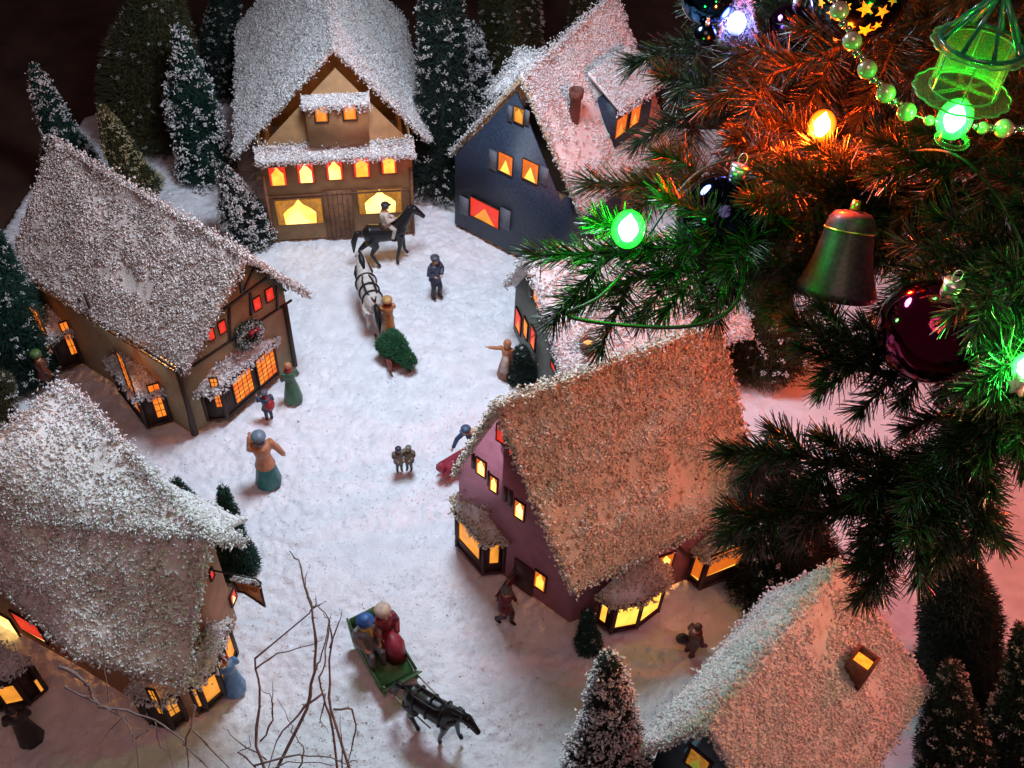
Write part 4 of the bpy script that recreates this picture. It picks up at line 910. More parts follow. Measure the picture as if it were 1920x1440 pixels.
# white draft horse, small red sleigh with driver and tree
yw = yawto(712, 640, 682, 560)
g = G(697, 607); horse(gz(g), yw, 5.6, 'white draft horse with black harness pulling the small red sleigh away from the camera', WHT, BLKM, 1, harness=pm('black leather', (.015, .015, .015)))
def sleigh(loc, yaw, L_, W_, H_, label, bodym, runm, dash=True, seat=True):
    t = thing('sleigh', label, 'sleigh', loc, yaw); 
    for s_ in (-1, 1):
        k = MB(); y_ = s_ * W_ * .42
        k.tube([(-L_ * .55, y_, .12), (-L_ * .2, y_, .1), (L_ * .35, y_, .1), (L_ * .52, y_, .45), (L_ * .55, y_, 1.0), (L_ * .45, y_, 1.25)], .11, 8)
        for x_ in (-L_ * .35, L_ * .2): k.tube([(x_, y_, .12), (x_, y_, H_ * .30)], .09, 6)
        k.build('runner', runm, t, smooth=True, local=True)
    k = MB(); z0 = H_ * .3; k.box((0, 0, z0), (L_ * .9, W_ * .86, .18)); fl = k.build('floor_board', bodym, t, local=True)
    for s_ in (-1, 1):
        k = MB(); y_ = s_ * W_ * .44
        prof = [(-L_ * .5, z0), (L_ * .42, z0), (L_ * .48, z0 + H_ * .18), (L_ * .15, z0 + H_ * .16), (-L_ * .05, z0 + H_ * .3), (-L_ * .35, z0 + H_ * .45), (-L_ * .52, z0 + H_ * .8), (-L_ * .6, z0 + H_ * .78), (-L_ * .56, z0 + H_ * .3)]
        k.prism([(x, y_, z) for x, z in prof], (0, .14 * s_, 0)); k.tube([(x, y_ + .07 * s_, z + .04) for x, z in prof[2:8]], .09, 6); k.build('side_panel', bodym, t, local=True)
    if seat:
        k = MB(); k.box((-L_ * .25, 0, z0 + H_ * .25), (L_ * .35, W_ * .84, .3)); k.build('seat', pm('seat dark', (.05, .04, .03)), t, local=True)
        k = MB(); k.prism([(-L_ * .46, -W_ * .42, z0 + .1), (-L_ * .46, W_ * .42, z0 + .1), (-L_ * .56, W_ * .42, z0 + H_ * .78), (-L_ * .56, -W_ * .42, z0 + H_ * .78)], (-.15, 0, 0)); k.build('backrest', bodym, t, local=True)
    if dash:
        k = MB(); k.prism([(L_ * .42, -W_ * .43, z0), (L_ * .42, W_ * .43, z0), (L_ * .6, W_ * .5, z0 + H_ * .42), (L_ * .6, -W_ * .5, z0 + H_ * .42)], (.12, 0, 0.05)); k.build('dashboard', bodym, t, local=True)
    return t
ys = yawto(752, 685, 722, 622); gs = G(736, 668)
sleigh(gz(gs), ys, 5.6, 2.4, 2.2, 'small dark red sleigh loaded with a fir tree behind the white horse', pm('sleigh red', (.25, .05, .03)), pm('runner brown', (.1, .03, .02)), dash=False, seat=False)
person(gz(G(731, 640)) + A3(0, 0, .75), ys, 'driver in an orange brown cloak standing on the red sleigh seen from behind', 6.0, coat=(.50, .20, .05), legs=(.2, .08, .03), hair=(.45, .25, .08), scarf=(.35, .03, .02), coatlen=.16, hat='bonnet', hatc=(.5, .28, .1),
       pose=dict(haL=(.2, .08, .62), haR=(.2, -.08, .62), elL=(.06, .14, .66), elR=(.06, -.14, .66)))
b_ = G(722, 640, 2.0); e_ = G(776, 690, 1.2)
brush_tree(b_ + A3(0, 0, .5), e_ + A3(0, 0, .4), 1.5, 'cut green fir tree with white flecks lying on the red sleigh', mat('painted fir green', (.04, .16, .07), .5, .3, 3), .22, 30, name='fir_tree', taper=.5, clump=.06, nb=5000)
# couple in the green sleigh, black horse in front
yb = yawto(700, 1205, 750, 1292); gs = G(722, 1240)
sleigh(gz(gs), yb, 5.8, 3.6, 3.2, 'open green sleigh with a seated couple near the bottom of the square', pm('sleigh green', (.055, .13, .045)), pm('runner green', (.09, .22, .06)))
rb2 = R2(yb)
for sx_, sy_, kw in ((-1.35, -.85, dict(label='man in a grey coat, yellow scarf and blue hat sitting in the green sleigh', coat=(.20, .19, .20), legs=(.12, .11, .13), hat='brim', hatc=(.04, .12, .35), scarf=(.6, .38, .03))),
                     (-1.35, .85, dict(label='woman in a dark red coat and pale fur bonnet sitting in the green sleigh', coat=(.22, .025, .04), legs=(.03, .02, .03), skirt=(.30, .03, .06), hat='bonnet', hatc=(.6, .45, .34), hair=(.2, .08, .04)))):
    o_ = rb2 @ np.array([sx_, sy_]); person((gs[0] + o_[0], gs[1] + o_[1], 2.45), yb, h=7.4, seated=True, **kw)
gh = G(812, 1370); horse(gz(gh), yawto(762, 1335, 842, 1385), 4.9, 'black horse stepping forward ahead of the green sleigh at the bottom', BLK, BLKM, 0, harness=pm('black leather', (.015, .015, .015)), head_up=-.05)
mb = MB()
hs = thing('sleigh_shaft', 'pair of thin pale shafts between the green sleigh and its black horse', 'shaft', gz(G(765, 1320)), 0)
for s_ in (-1, 1):
    o1 = rb2 @ np.array([2.6, s_ * 1.4]); o2 = R2(yawto(762, 1335, 842, 1385)) @ np.array([.6, s_ * 1.15])
    mb.tube([gz(gs) + A3(o1[0], o1[1], 1.3), gz(gh) + A3(o2[0], o2[1], 3.4)], .07, 6)
mb.build('shaft', pm('pale wood', (.4, .3, .25)), hs)
# the others
person(gz(G(551, 750)), yawto(551, 750, 520, 700), 'woman in a dark green dress with a red shawl beside the half timbered house', 5.7, coat=(.05, .13, .07), legs=(.03, .03, .03), skirt=(.05, .15, .08), scarf=(.4, .03, .04), hair=(.5, .22, .1), hat=None)
person(gz(G(506, 787)), yawto(506, 787, 480, 740), 'child in a navy coat with a red bag on the back below the bay window', 4.4, coat=(.04, .06, .11), legs=(.04, .05, .09), hat='knit', hatc=(.12, .13, .17), scarf=(.35, .02, .04), build=1.2, pose=dict(haL=(.12, .16, .80), elL=(.03, .17, .70)))
bp_ = gz(G(508, 783)); mb = MB(); mb.ball((0, 0, 0), .62, 12, 8, (.9, 1, 1.1)); mb.tube([(0, -.35, .4), (0, 0, .95), (0, .35, .4)], .08, 6); bo_ = mb.build('bag', pm('bag red', (.35, .02, .03)), None, smooth=True, local=True); bo_.location = tuple(bp_ + A3(.3, -.5, 2.6)); tag(bo_, 'small red bag carried by the child in navy', 'bag')
pl_ = gz(G(505, 905)); person(pl_, yawto(505, 905, 470, 840), 'lady in an orange cape, wide teal skirt and grey blue bonnet', 7.3, coat=(.52, .22, .10), legs=(.03, .1, .1), skirt=(.02, .16, .15), hat='bonnet', hatc=(.16, .22, .28), scarf=(.18, .24, .3), build=1.15,
       pose=dict(elR=(.0, -.2, .62), haR=(.02, -.27, .44), elL=(.06, .14, .68), haL=(.14, .08, .84)), lean=.12)
for px_, py_, lb, cc, hh in ((749, 882, 'left figure of the small pair of children in the square centre with a dark hat', (.18, .15, .12), (.03, .04, .06)), (768, 880, 'right figure of the small pair of children in the square centre in an olive cape', (.16, .13, .09), (.2, .17, .13))):
    person(gz(G(px_, py_)), yawto(757, 860, 757, 885) + (.3 if px_ < 755 else -.3), lb, 3.7, coat=cc, legs=(.1, .1, .1), hat='cap', hatc=hh, build=1.25, hair=(.1, .06, .04), pose=dict(haL=(.16, .08, .62), haR=(.16, -.08, .62)))
person(gz(G(893, 860)), yawto(893, 860, 860, 880), 'boy in navy with a blue cap bending forward over the pinkish red toboggan', 6.0, coat=(.04, .07, .16), legs=(.05, .04, .08), hat='cap', hatc=(.06, .1, .18), lean=.55, pose=dict(haL=(.42, .1, .50), haR=(.42, -.1, .50), elL=(.25, .15, .6), elR=(.25, -.15, .6)))
# toboggan the boy pushes
gt = gz(G(862, 872)); tt = thing('toboggan', 'pinkish red toboggan pushed by the boy in navy beside the pink house', 'toboggan', gt, yawto(893, 860, 860, 880))
k = MB(); k.box((0, 0, 1.0), (4.2, 1.7, .25)); k.tube([(2.1, 0, 1.0), (2.5, 0, 1.5), (2.3, 0, 2.0)], [.5, .4, .2], 8); k.build('seat', pm('toboggan red', (.4, .05, .08)), tt, local=True)
for s_ in (-1, 1):
    k = MB(); k.tube([(-2.2, .7 * s_, .1), (1.8, .7 * s_, .1), (2.4, .7 * s_, .6), (2.3, .7 * s_, 1.2)], .1, 6); k.tube([(-1.4, .7 * s_, .1), (-1.4, .7 * s_, 1)], .09, 6); k.tube([(1.2, .7 * s_, .1), (1.2, .7 * s_, 1)], .09, 6); k.build('runner', pm('toboggan red', (.4, .05, .08)), tt, local=True)
person(gz(G(948, 706)), yawto(948, 706, 940, 730), 'woman in an orange cape and pale apron holding one arm out sideways', 5.6, coat=(.50, .20, .09), legs=(.05, .03, .02), skirt=(.34, .13, .07), apron=(.55, .42, .34), hair=(.4, .18, .08), hood=True, pose=dict(elR=(.0, -.2, .74), haR=(.04, -.36, .76)))
person(gz(G(1022, 722)), yawto(1022, 722, 990, 740), 'person in a reddish coat beside the bushy tree by the grey green house wall', 5.8, coat=(.30, .10, .06), legs=(.06, .07, .12), hair=(.25, .1, .05), hat='bonnet', hatc=(.35, .15, .08))
T(978, 712, 978, 652, 1.5, 'short dark green bushy tree held between two figures by the grey green house', M_DARK, .1, 31, taper=.45, clump=.06, nb=2500)
person(gz(G(945, 1166)), yawto(945, 1166, 965, 1180), 'man in dark maroon coat and grey hat walking near the pink house door', 5.7, coat=(.13, .022, .035), legs=(.07, .02, .03), hat='cap', hatc=(.11, .09, .08), pose=dict(knL=(.1, .06, .28), anL=(.10, .06, .045), anR=(-.1, -.06, .06), haL=(.12, .12, .58)))
person(gz(G(1290, 1228)), yawto(1290, 1228, 1330, 1210), 'figure in a red brown coat with a round bundle below the pink house side wall', 5.3, coat=(.13, .045, .03), legs=(.09, .03, .025), hair=(.1, .04, .02), pose=dict(haR=(.1, -.2, .58), elR=(0, -.2, .66)), build=1.1)
k = MB(); k.ball((0, 0, 0), .6, 12, 8, (1, .8, .9)); k.tube([(0, -.1, .6), (0, 0, .9)], [.25, .1], 6); bo_ = k.build('bundle', pm('bundle dark', (.05, .02, .03)), None, smooth=True, local=True); bo_.location = tuple(gz(G(1270, 1226)) + A3(0, 0, 2.7)); tag(bo_, 'round dark bundle carried by the red brown figure', 'bundle')
person(gz(G(60, 1385)), yawto(60, 1385, 45, 1340), 'dark cloaked figure standing at the lower left before the apricot house', 5.8, coat=(.03, .025, .028), legs=(.02, .02, .02), skirt=(.03, .025, .028), hood=True, build=1.1, coatlen=.3)
person(gz(G(440, 1292)), yawto(440, 1292, 424, 1270), 'woman in a light blue dress with dark red hair beside the apricot house bay', 5.8, coat=(.10, .22, .42), legs=(.1, .2, .4), skirt=(.10, .24, .45), hair=(.30, .03, .02), hat=None, build=1.05)
person(gz(G(98, 735)), yawto(98, 735, 130, 720), 'figure in dark red coat and green cap under the half timbered house far bay', 6.2, coat=(.16, .04, .02), legs=(.05, .03, .02), hat='bonnet', hatc=(.10, .16, .05))

# ------------------------------------------------------------------ bare twigs in the foreground
M_TWIG = mat('mauve brown twig bark', (.26, .20, .21), .75, .3, 3., .3, 12)
def twigs(label, lines, depth, root):
    t = thing('bare_twig', label, 'twig', root)
    for k, (pts, w0) in enumerate(lines):
        P = []
        for i, p in enumerate(pts):
            dd = depth + (p[2] if len(p) > 2 else 0) + math.sin(k * 1.7 + i * .5) * .6
            P.append(Wp(p[0], p[1], dd))
        Q_ = [P[0]]
        for i in range(len(P) - 1):
            for j in (1, 2, 3):
                q = P[i] + (P[i + 1] - P[i]) * j / 3
                Q_.append(q + (rng.normal(scale=.05, size=3) if j < 3 else 0))
        n = len(Q_); w0 = w0 * .72; rd = [w0 * (1 - .72 * i / (n - 1)) * (1 + .28 * ((i % 5) == 2)) for i in range(n)]
        mb = MB(); mb.tube(Q_, rd, 7)
        for i in range(2, n - 1, 3):      # buds
            d = Q_[i + 1] - Q_[i]; sd = np.cross(d, rng.normal(size=3)); sd /= np.linalg.norm(sd); mb.tube([Q_[i], Q_[i] + sd * (rd[i] + .12) + d * .08], [rd[i] * .8, rd[i] * .3], 5)
        mb.build('branch', M_TWIG, t, smooth=True)
    return t
D_ = 58
fan = [([(560, 1620), (500, 1460), (480, 1400), (487, 1290), (478, 1235), (580, 1150), (587, 1136)], .15),
       ([(540, 1600), (520, 1440), (575, 1330), (590, 1260), (592, 1200), (585, 1140), (570, 1095), (560, 1050), (543, 1033)], .16),
       ([(585, 1140), (577, 1110), (572, 1085), (578, 1070)], .07),
       ([(478, 1255), (520, 1225), (580, 1210), (605, 1200)], .08),
       ([(590, 1260), (600, 1240), (613, 1190), (622, 1148)], .09), ([(590, 1140), (592, 1115)], .06), ([(588, 1138), (603, 1132), (612, 1128)], .06),
       ([(700, 1640), (655, 1440), (620, 1330), (618, 1260), (623, 1200), (616, 1160), (592, 1132)], .14),
       ([(618, 1215), (636, 1165), (641, 1142)], .07),
       ([(680, 1620), (632, 1440), (624, 1370), (605, 1300), (598, 1270), (610, 1240), (618, 1170), (606, 1150)], .12),
       ([(625, 1330), (660, 1330), (667, 1370), (655, 1420), (640, 1470)], .10), ([(655, 1430), (666, 1425)], .05),
       ([(605, 1300), (560, 1340), (530, 1370), (515, 1400), (490, 1500)], .11), ([(488, 1390), (512, 1350), (512, 1320), (505, 1300), (490, 1292)], .08), ([(512, 1340), (510, 1272)], .05),
       ([(480, 1440), (445, 1410), (470, 1400), (468, 1380)], .07), ([(500, 1425), (440, 1385), (418, 1365)], .06),
       ([(475, 1436), (560, 1415), (620, 1420), (660, 1436)], .09), ([(490, 1450), (540, 1428), (600, 1430), (650, 1440)], .07), ([(560, 1440), (570, 1410), (555, 1380), (540, 1350), (520, 1310)], .07),
       ([(610, 1300), (600, 1350), (615, 1370)], .07), ([(640, 1480), (642, 1400), (638, 1340)], .07)]
twigs('upright fan of bare mauve twigs rising from the bottom edge left of the green sleigh', fan, D_, G(560, 1500) * A3(1, 1, 0) + A3(0, 0, 0))
low = [([(110, 1250), (150, 1272), (168, 1285), (172, 1305), (185, 1325), (240, 1332), (290, 1350), (340, 1385), (350, 1400), (355, 1500)], .16),
       ([(120, 1288), (175, 1315), (230, 1345), (255, 1385), (262, 1470)], .09), ([(190, 1200), (196, 1260), (205, 1325), (215, 1340)], .07),
       ([(348, 1398), (360, 1350), (368, 1325), (355, 1320)], .09), ([(362, 1370), (400, 1410), (440, 1450)], .10), ([(230, 1345), (200, 1375), (182, 1400)], .06), ([(350, 1400), (390, 1440), (400, 1470)], .08),
       ([(255, 1385), (285, 1360), (310, 1380), (325, 1440)], .06), ([(215, 1330), (250, 1360), (250, 1400)], .06), ([(290, 1350), (300, 1400), (320, 1420)], .06)]
twigs('long bare grey twig arching across the front of the apricot house at the bottom left', low, 60, G(350, 1500) * A3(1, 1, 0))

# ------------------------------------------------------------------ the big decorated tree
M_NEED = mat('glossy green needles', (.016, .030, .010), .28, .4, 2., spec=.8, island=[(0, (.3, .35, .35)), (.6, (.8, .9, .8)), (1, (1.6, 1.4, 1.0))])
M_BARK = mat('green wrapped branch wire', (.03, .035, .02), .8, .3, 4.)
tX = thing('christmas_tree', 'large dark green tree with long needles hanging over the village from the right', 'christmas tree', (62, 62, -2.6))
mb = MB(); mb.tube([(62, 62, -2.6), (62, 62, 60), (60, 60, 130)], [3.2, 2.6, 1.2], 12); mb.build('trunk', M_STEM, tX)
def curve(P, step=.6):
    P = [np.array(p) for p in P]; out = []
    for i in range(len(P) - 1):
        p0 = P[max(i - 1, 0)]; p1 = P[i]; p2 = P[i + 1]; p3 = P[min(i + 2, len(P) - 1)]; n = max(2, int(np.linalg.norm(p2 - p1) / step))
        for j in range(n):
            t = j / n; out.append(.5 * ((2 * p1) + (-p0 + p2) * t + (2 * p0 - 5 * p1 + 4 * p2 - p3) * t * t + (-p0 + 3 * p1 - 3 * p2 + p3) * t ** 3))
    out.append(P[-1]); return np.array(out)
def needles_along(C, dens, ln, store, start=.0, spread=(.7, 1.25)):
    seg = np.diff(C, axis=0); L_ = np.linalg.norm(seg, axis=1); tot = L_.sum(); n = int(tot * dens * (1 - start)); cum = np.concatenate([[0], np.cumsum(L_)])
    s = (start + (1 - start) * rng.random(n)) * tot; i = np.clip(np.searchsorted(cum, s) - 1, 0, len(seg) - 1); f = ((s - cum[i]) / L_[i])[:, None]
    P = C[i] + seg[i] * f; D = seg[i] / L_[i][:, None]; a = rng.normal(size=(n, 3)); a -= D * (a * D).sum(1)[:, None]; a /= np.linalg.norm(a, axis=1)[:, None]
    th_ = rng.uniform(*spread, n) * np.clip(1.15 - .45 * s / tot, .5, 1.2)
    # tip tuft closes forward
    V_ = D * np.cos(th_)[:, None] + a * np.sin(th_)[:, None] + np.array([0, 0, .10])
    store.append((P, V_, ln * rng.uniform(.7, 1.15, n) * np.clip(1.05 - .25 * s / tot, .7, 1)))
    k = int(22 * dens / 30); P = np.repeat(C[-1][None], k, 0) - D[-1:] * rng.uniform(0, .5, k)[:, None] if len(D) else C[-1:]
    tD_ = (C[-1] - C[-2]) / np.linalg.norm(C[-1] - C[-2]); store.append((P, tD_ + rng.normal(scale=.35, size=(k, 3)), ln * rng.uniform(.6, 1, k)))
def branch(pts, ntw=8, tl=6., ln=2.4, dens=34, first=.12, bias=None, w0=.32, droop=.15, flat=.5):
    C = curve([Wp(*p) for p in pts]); st = []; seg = np.diff(C, axis=0); tot = np.linalg.norm(seg, axis=1).sum(); n = len(C)
    mb = MB(); mb.tube(list(C), list(np.linspace(w0, .1, n)), 6)
    needles_along(C, dens, ln, st, start=first * .5)
    for k in range(ntw):
        s = first + (1 - first) * (k + .5) / ntw * .93; i = int(s * (n - 2)); d = seg[i] / np.linalg.norm(seg[i])
        side = np.cross(d, fw); side /= np.linalg.norm(side); side *= (1 if k % 2 else -1)
        oth = fw * rng.normal(scale=flat)
        dr = d * .75 + side * rng.uniform(.6, 1.0) + oth; dr /= np.linalg.norm(dr); ll = tl * (1 - .5 * s) * rng.uniform(.75, 1.15)
        T_ = curve([C[i], C[i] + dr * ll * .5, C[i] + dr * ll - np.array([0, 0, droop * ll]) + d * ll * .12])
        mb.tube(list(T_), list(np.linspace(.14, .05, len(T_))), 5); needles_along(T_, dens, ln * .92, st, start=.06)
    b = mb.build('branch', M_BARK, tX)
    P = np.concatenate([s_[0] for s_ in st]); D = np.concatenate([s_[1] for s_ in st]); L_ = np.concatenate([s_[2] for s_ in st])
    V, F = spikes(P, D, L_, .052); mb = MB(); mb.arr(V, F); mb.build('needles', M_NEED, b)
    return b
# upper layer, far to near
branch([(2150, 60, 84), (1800, 90, 80), (1500, 60, 77), (1330, 70, 75), (1190, 118, 74)], 12, 9, 2.4)
branch([(2150, 150, 78), (1750, 190, 76), (1450, 190, 74), (1300, 215, 73), (1200, 262, 72)], 12, 9, 2.4)
branch([(2100, 330, 74), (1750, 300, 71), (1500, 320, 69), (1300, 345, 68), (1110, 345, 68)], 12, 8, 2.3)
branch([(2100, 430, 68), (1650, 420, 65), (1400, 440, 63), (1200, 470, 62), (1010, 478, 62)], 14, 8, 2.2, dens=40)
branch([(1750, 470, 66), (1500, 500, 64), (1350, 500, 63), (1200, 520, 63), (1090, 565, 63)], 10, 6, 2.2)
branch([(1700, 380, 69), (1480, 400, 68), (1340, 500, 67), (1310, 570, 66)], 8, 6, 2.2)
branch([(2100, -40, 70), (1800, 20, 69), (1600, 80, 68), (1420, 150, 68), (1330, 190, 68)], 10, 8, 2.3)
branch([(2100, 250, 70), (1850, 310, 67), (1700, 370, 65), (1600, 400, 64), (1520, 400, 64)], 9, 6, 2.3)
branch([(2080, 420, 62), (1900, 460, 60), (1780, 480, 59), (1700, 520, 58)], 8, 6, 2.2)
branch([(2080, 120, 66), (1950, 200, 64), (1840, 300, 62), (1720, 310, 61), (1650, 330, 60)], 9, 6, 2.3)
branch([(2000, -120, 66), (1900, 60, 66), (1880, 200, 66), (1930, 380, 65)], 9, 7, 2.4)
branch([(1990, -150, 76), (1700, -60, 78), (1500, -10, 79), (1440, 90, 80)], 9, 9, 2.4)
branch([(2060, 230, 80), (1800, 260, 80), (1600, 250, 80), (1420, 280, 80)], 11, 9, 2.4)
branch([(2060, 400, 77), (1800, 380, 77), (1600, 380, 76), (1450, 370, 75), (1370, 330, 74)], 11, 8, 2.4)
# middle right
branch([(2080, 470, 56), (1960, 510, 54.5), (1860, 545, 53.6), (1790, 585, 53.2)], 4, 3.4, 1.9)
branch([(1760, 350, 66), (1640, 360, 64), (1500, 350, 63), (1430, 330, 63)], 8, 5.5, 2.3)
branch([(2080, 560, 62), (1850, 600, 61), (1720, 660, 60), (1600, 640, 60), (1490, 605, 60)], 9, 4.6, 2.0, dens=42)
branch([(1760, 690, 61), (1660, 700, 60.5), (1590, 680, 60), (1510, 655, 60)], 5, 3.5, 2.0)
branch([(2080, 500, 58), (1960, 540, 57), (1860, 560, 56), (1790, 600, 56)], 6, 4.5, 2.0)
branch([(2080, 640, 57), (1960, 660, 56), (1880, 690, 55), (1810, 730, 55)], 6, 3.5, 2.0)
branch([(2050, 740, 57), (1960, 750, 57), (1880, 790, 57), (1840, 860, 57)], 6, 3.5, 2.0)
# lower spray
branch([(1960, 640, 60), (1850, 740, 60), (1760, 850, 60), (1690, 890, 60), (1560, 870, 60), (1460, 850, 60), (1370, 852, 60)], 10, 3.6, 2.0, dens=46, first=.25)
branch([(1700, 890, 60), (1620, 950, 60), (1530, 960, 60), (1440, 960, 60), (1365, 1000, 60)], 7, 3.4, 2.0, dens=46)
branch([(1720, 880, 59), (1700, 960, 59), (1660, 1040, 59), (1620, 1120, 59)], 6, 3.0, 1.9, dens=46)
branch([(1760, 850, 58.5), (1740, 950, 58), (1720, 1010, 58), (1725, 1085, 58)], 4, 2.8, 1.9, dens=46)
branch([(1880, 730, 58), (1850, 850, 58), (1830, 930, 58), (1870, 1010, 58)], 7, 3.4, 1.9, dens=46)
branch([(1840, 780, 58), (1800, 880, 58), (1790, 960, 58), (1760, 1040, 58)], 6, 3.2, 1.9, dens=44)

# light string: cable with bulbs
tL = thing('light_string', 'string of coloured fairy lights with a dark green cable on the large tree', 'fairy lights', Wp(1500, 300, 66))
M_CAB = mat('dark green cable', (.012, .03, .016), .4, .2, 3)
mb = MB(); mb.tube(list(curve([Wp(*p) for p in [(1180, 500, 61), (1120, 560, 60), (1062, 590, 60), (1150, 608, 60), (1290, 612, 60), (1370, 580, 61), (1392, 510, 62), (1350, 420, 64)]])), .12, 8)
mb.tube(list(curve([Wp(*p) for p in [(1180, 500, 62), (1300, 330, 64), (1430, 290, 64), (1540, 275, 65), (1650, 290, 64), (1790, 290, 55), (1900, 420, 58), (1960, 600, 56)]])), .09, 6)
mb.build('cable', M_CAB, tL)
def bulb(px, py, d, col, strength, R=.34, lbl=None, pos=None, el=1.5):
    c = Wp(px, py, d) if pos is None else np.array(pos, float); m_ = glow('lit bulb ' + lbl, col, strength, .0, 1.)
    mb = MB(); prof = [(.02, -R * el), (R * .45, -R * el * .8), (R * .85, -R * .5), (R, 0), (R * .8, R * el * .45), (R * .4, R * el * .85), (.02, R * el * 1.25)]
    mb.lathe(prof, c, 18); b = mb.build('bulb', m_, tL, smooth=True); b['label'] = 'lit ' + lbl + ' bulb'
    mb = MB(); mb.lathe([(R * .6, -R * 2.6), (R * .72, -R * 2.5), (R * .72, -R * 1.25), (R * .5, -R * 1.15)], c, 14, cap=True); mb.build('socket', M_CAB, b)
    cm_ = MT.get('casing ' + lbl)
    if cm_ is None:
        cm_ = bpy.data.materials.new('bulb bloom casing ' + lbl); cm_.use_nodes = True; MT['casing ' + lbl] = cm_; NT = cm_.node_tree
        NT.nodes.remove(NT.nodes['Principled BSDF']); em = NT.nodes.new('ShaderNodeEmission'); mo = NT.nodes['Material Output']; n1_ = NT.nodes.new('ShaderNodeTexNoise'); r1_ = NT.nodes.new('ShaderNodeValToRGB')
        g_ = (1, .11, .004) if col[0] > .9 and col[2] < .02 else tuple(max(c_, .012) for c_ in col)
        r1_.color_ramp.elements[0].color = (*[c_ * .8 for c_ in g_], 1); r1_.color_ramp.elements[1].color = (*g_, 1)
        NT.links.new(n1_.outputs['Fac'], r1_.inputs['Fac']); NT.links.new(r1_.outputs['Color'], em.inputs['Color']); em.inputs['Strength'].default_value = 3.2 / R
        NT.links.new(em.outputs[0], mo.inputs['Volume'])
    mb = MB(); mb.ball(c, R * 1.65, 20, 14, (1, 1, 1.25)); mb.build('glass', cm_, b, smooth=True)  # tinted casing oversized and glowing throughout to imitate lens bloom
    # petal collar of clear plastic like the fittings around such bulbs
    l = bpy.data.lights.new('bulb_light', 'POINT'); l.energy = 0
    bpy.data.lights.remove(l)
    return c
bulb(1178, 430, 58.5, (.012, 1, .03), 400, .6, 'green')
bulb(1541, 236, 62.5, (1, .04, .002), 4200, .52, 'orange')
bulb(0, 0, 0, (1, .09, .01), 1150, .8, 'added unseen amber', pos=(47, 71, 27))  # unseen bulb added to warm the pink house's roof
bulb(0, 0, 0, (1, .42, .22), 800, .8, 'added unseen yellow', pos=(46, 30, 38))  # unseen fill bulb added to brighten the roofs on the right
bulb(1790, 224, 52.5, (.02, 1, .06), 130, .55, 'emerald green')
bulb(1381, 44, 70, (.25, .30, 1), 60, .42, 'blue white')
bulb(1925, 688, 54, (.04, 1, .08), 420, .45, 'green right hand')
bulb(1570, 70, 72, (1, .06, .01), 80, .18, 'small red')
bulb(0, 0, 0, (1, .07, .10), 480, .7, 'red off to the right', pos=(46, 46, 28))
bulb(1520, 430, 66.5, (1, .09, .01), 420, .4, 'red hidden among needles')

# ------------------------------------------------------------------ ornaments
def glassm(name, col, rough=.08, metal=1.0): return mat(name, col, rough, .08, .5, metal=metal, coat=.5)
M_SILV = mat('silver cap metal', (.75, .72, .68), .35, .1, 3, metal=.9)
def bauble(px, py, d, rpx, col, label, capdir=(0, 0, 1), rough=.07):
    c = Wp(px, py, d); R = rpx * d / FPX; t = thing('bauble', label, 'ornament', c)
    mb = MB(); mb.ball(c, R, 48, 32); mb.build('ball', glassm('glass ' + label[:28], col, rough), t, smooth=True)
    cdv = np.array(capdir, float); cdv /= np.linalg.norm(cdv); mb = MB(); a = c + cdv * R * .96
    mb.tube([a, a + cdv * R * .26], [R * .17, R * .17], 18); mb.tube([a + cdv * R * .26, a + cdv * R * .30], [R * .19, R * .19], 18)
    k = mb.build('cap', M_SILV, t); mb = MB(); x = np.cross(cdv, fw); x /= np.linalg.norm(x); mb.tube([a + cdv * R * (.30 + .14 * (1 - math.cos(q))) + x * R * .09 * math.sin(q) for q in np.linspace(0, 2 * PI, 14)], .035, 5); mb.build('loop', M_SILV, k)
    return t
bauble(1745, 622, 57.5, 98, (.32, .01, .10), 'large magenta glass bauble half covered by needles at the right')
bauble(1352, 410, 64.5, 84, (.01, .02, .09), 'dark midnight blue bauble with a silver cap right of the green bulb', capdir=-DN * .9 + RT * .25 - fw * .55)
bauble(1328, -4, 70, 50, (.02, .12, .30), 'blue glass bauble at the top edge right of the navy house roof')
bauble(1322, 66, 70, 22, (.02, .03, .05), 'small dark drop bauble hanging under the blue one at the top edge', rough=.2)
bauble(1482, 52, 74, 44, (.10, .02, .14), 'dim purple bauble at the top between the blue and the starred one')
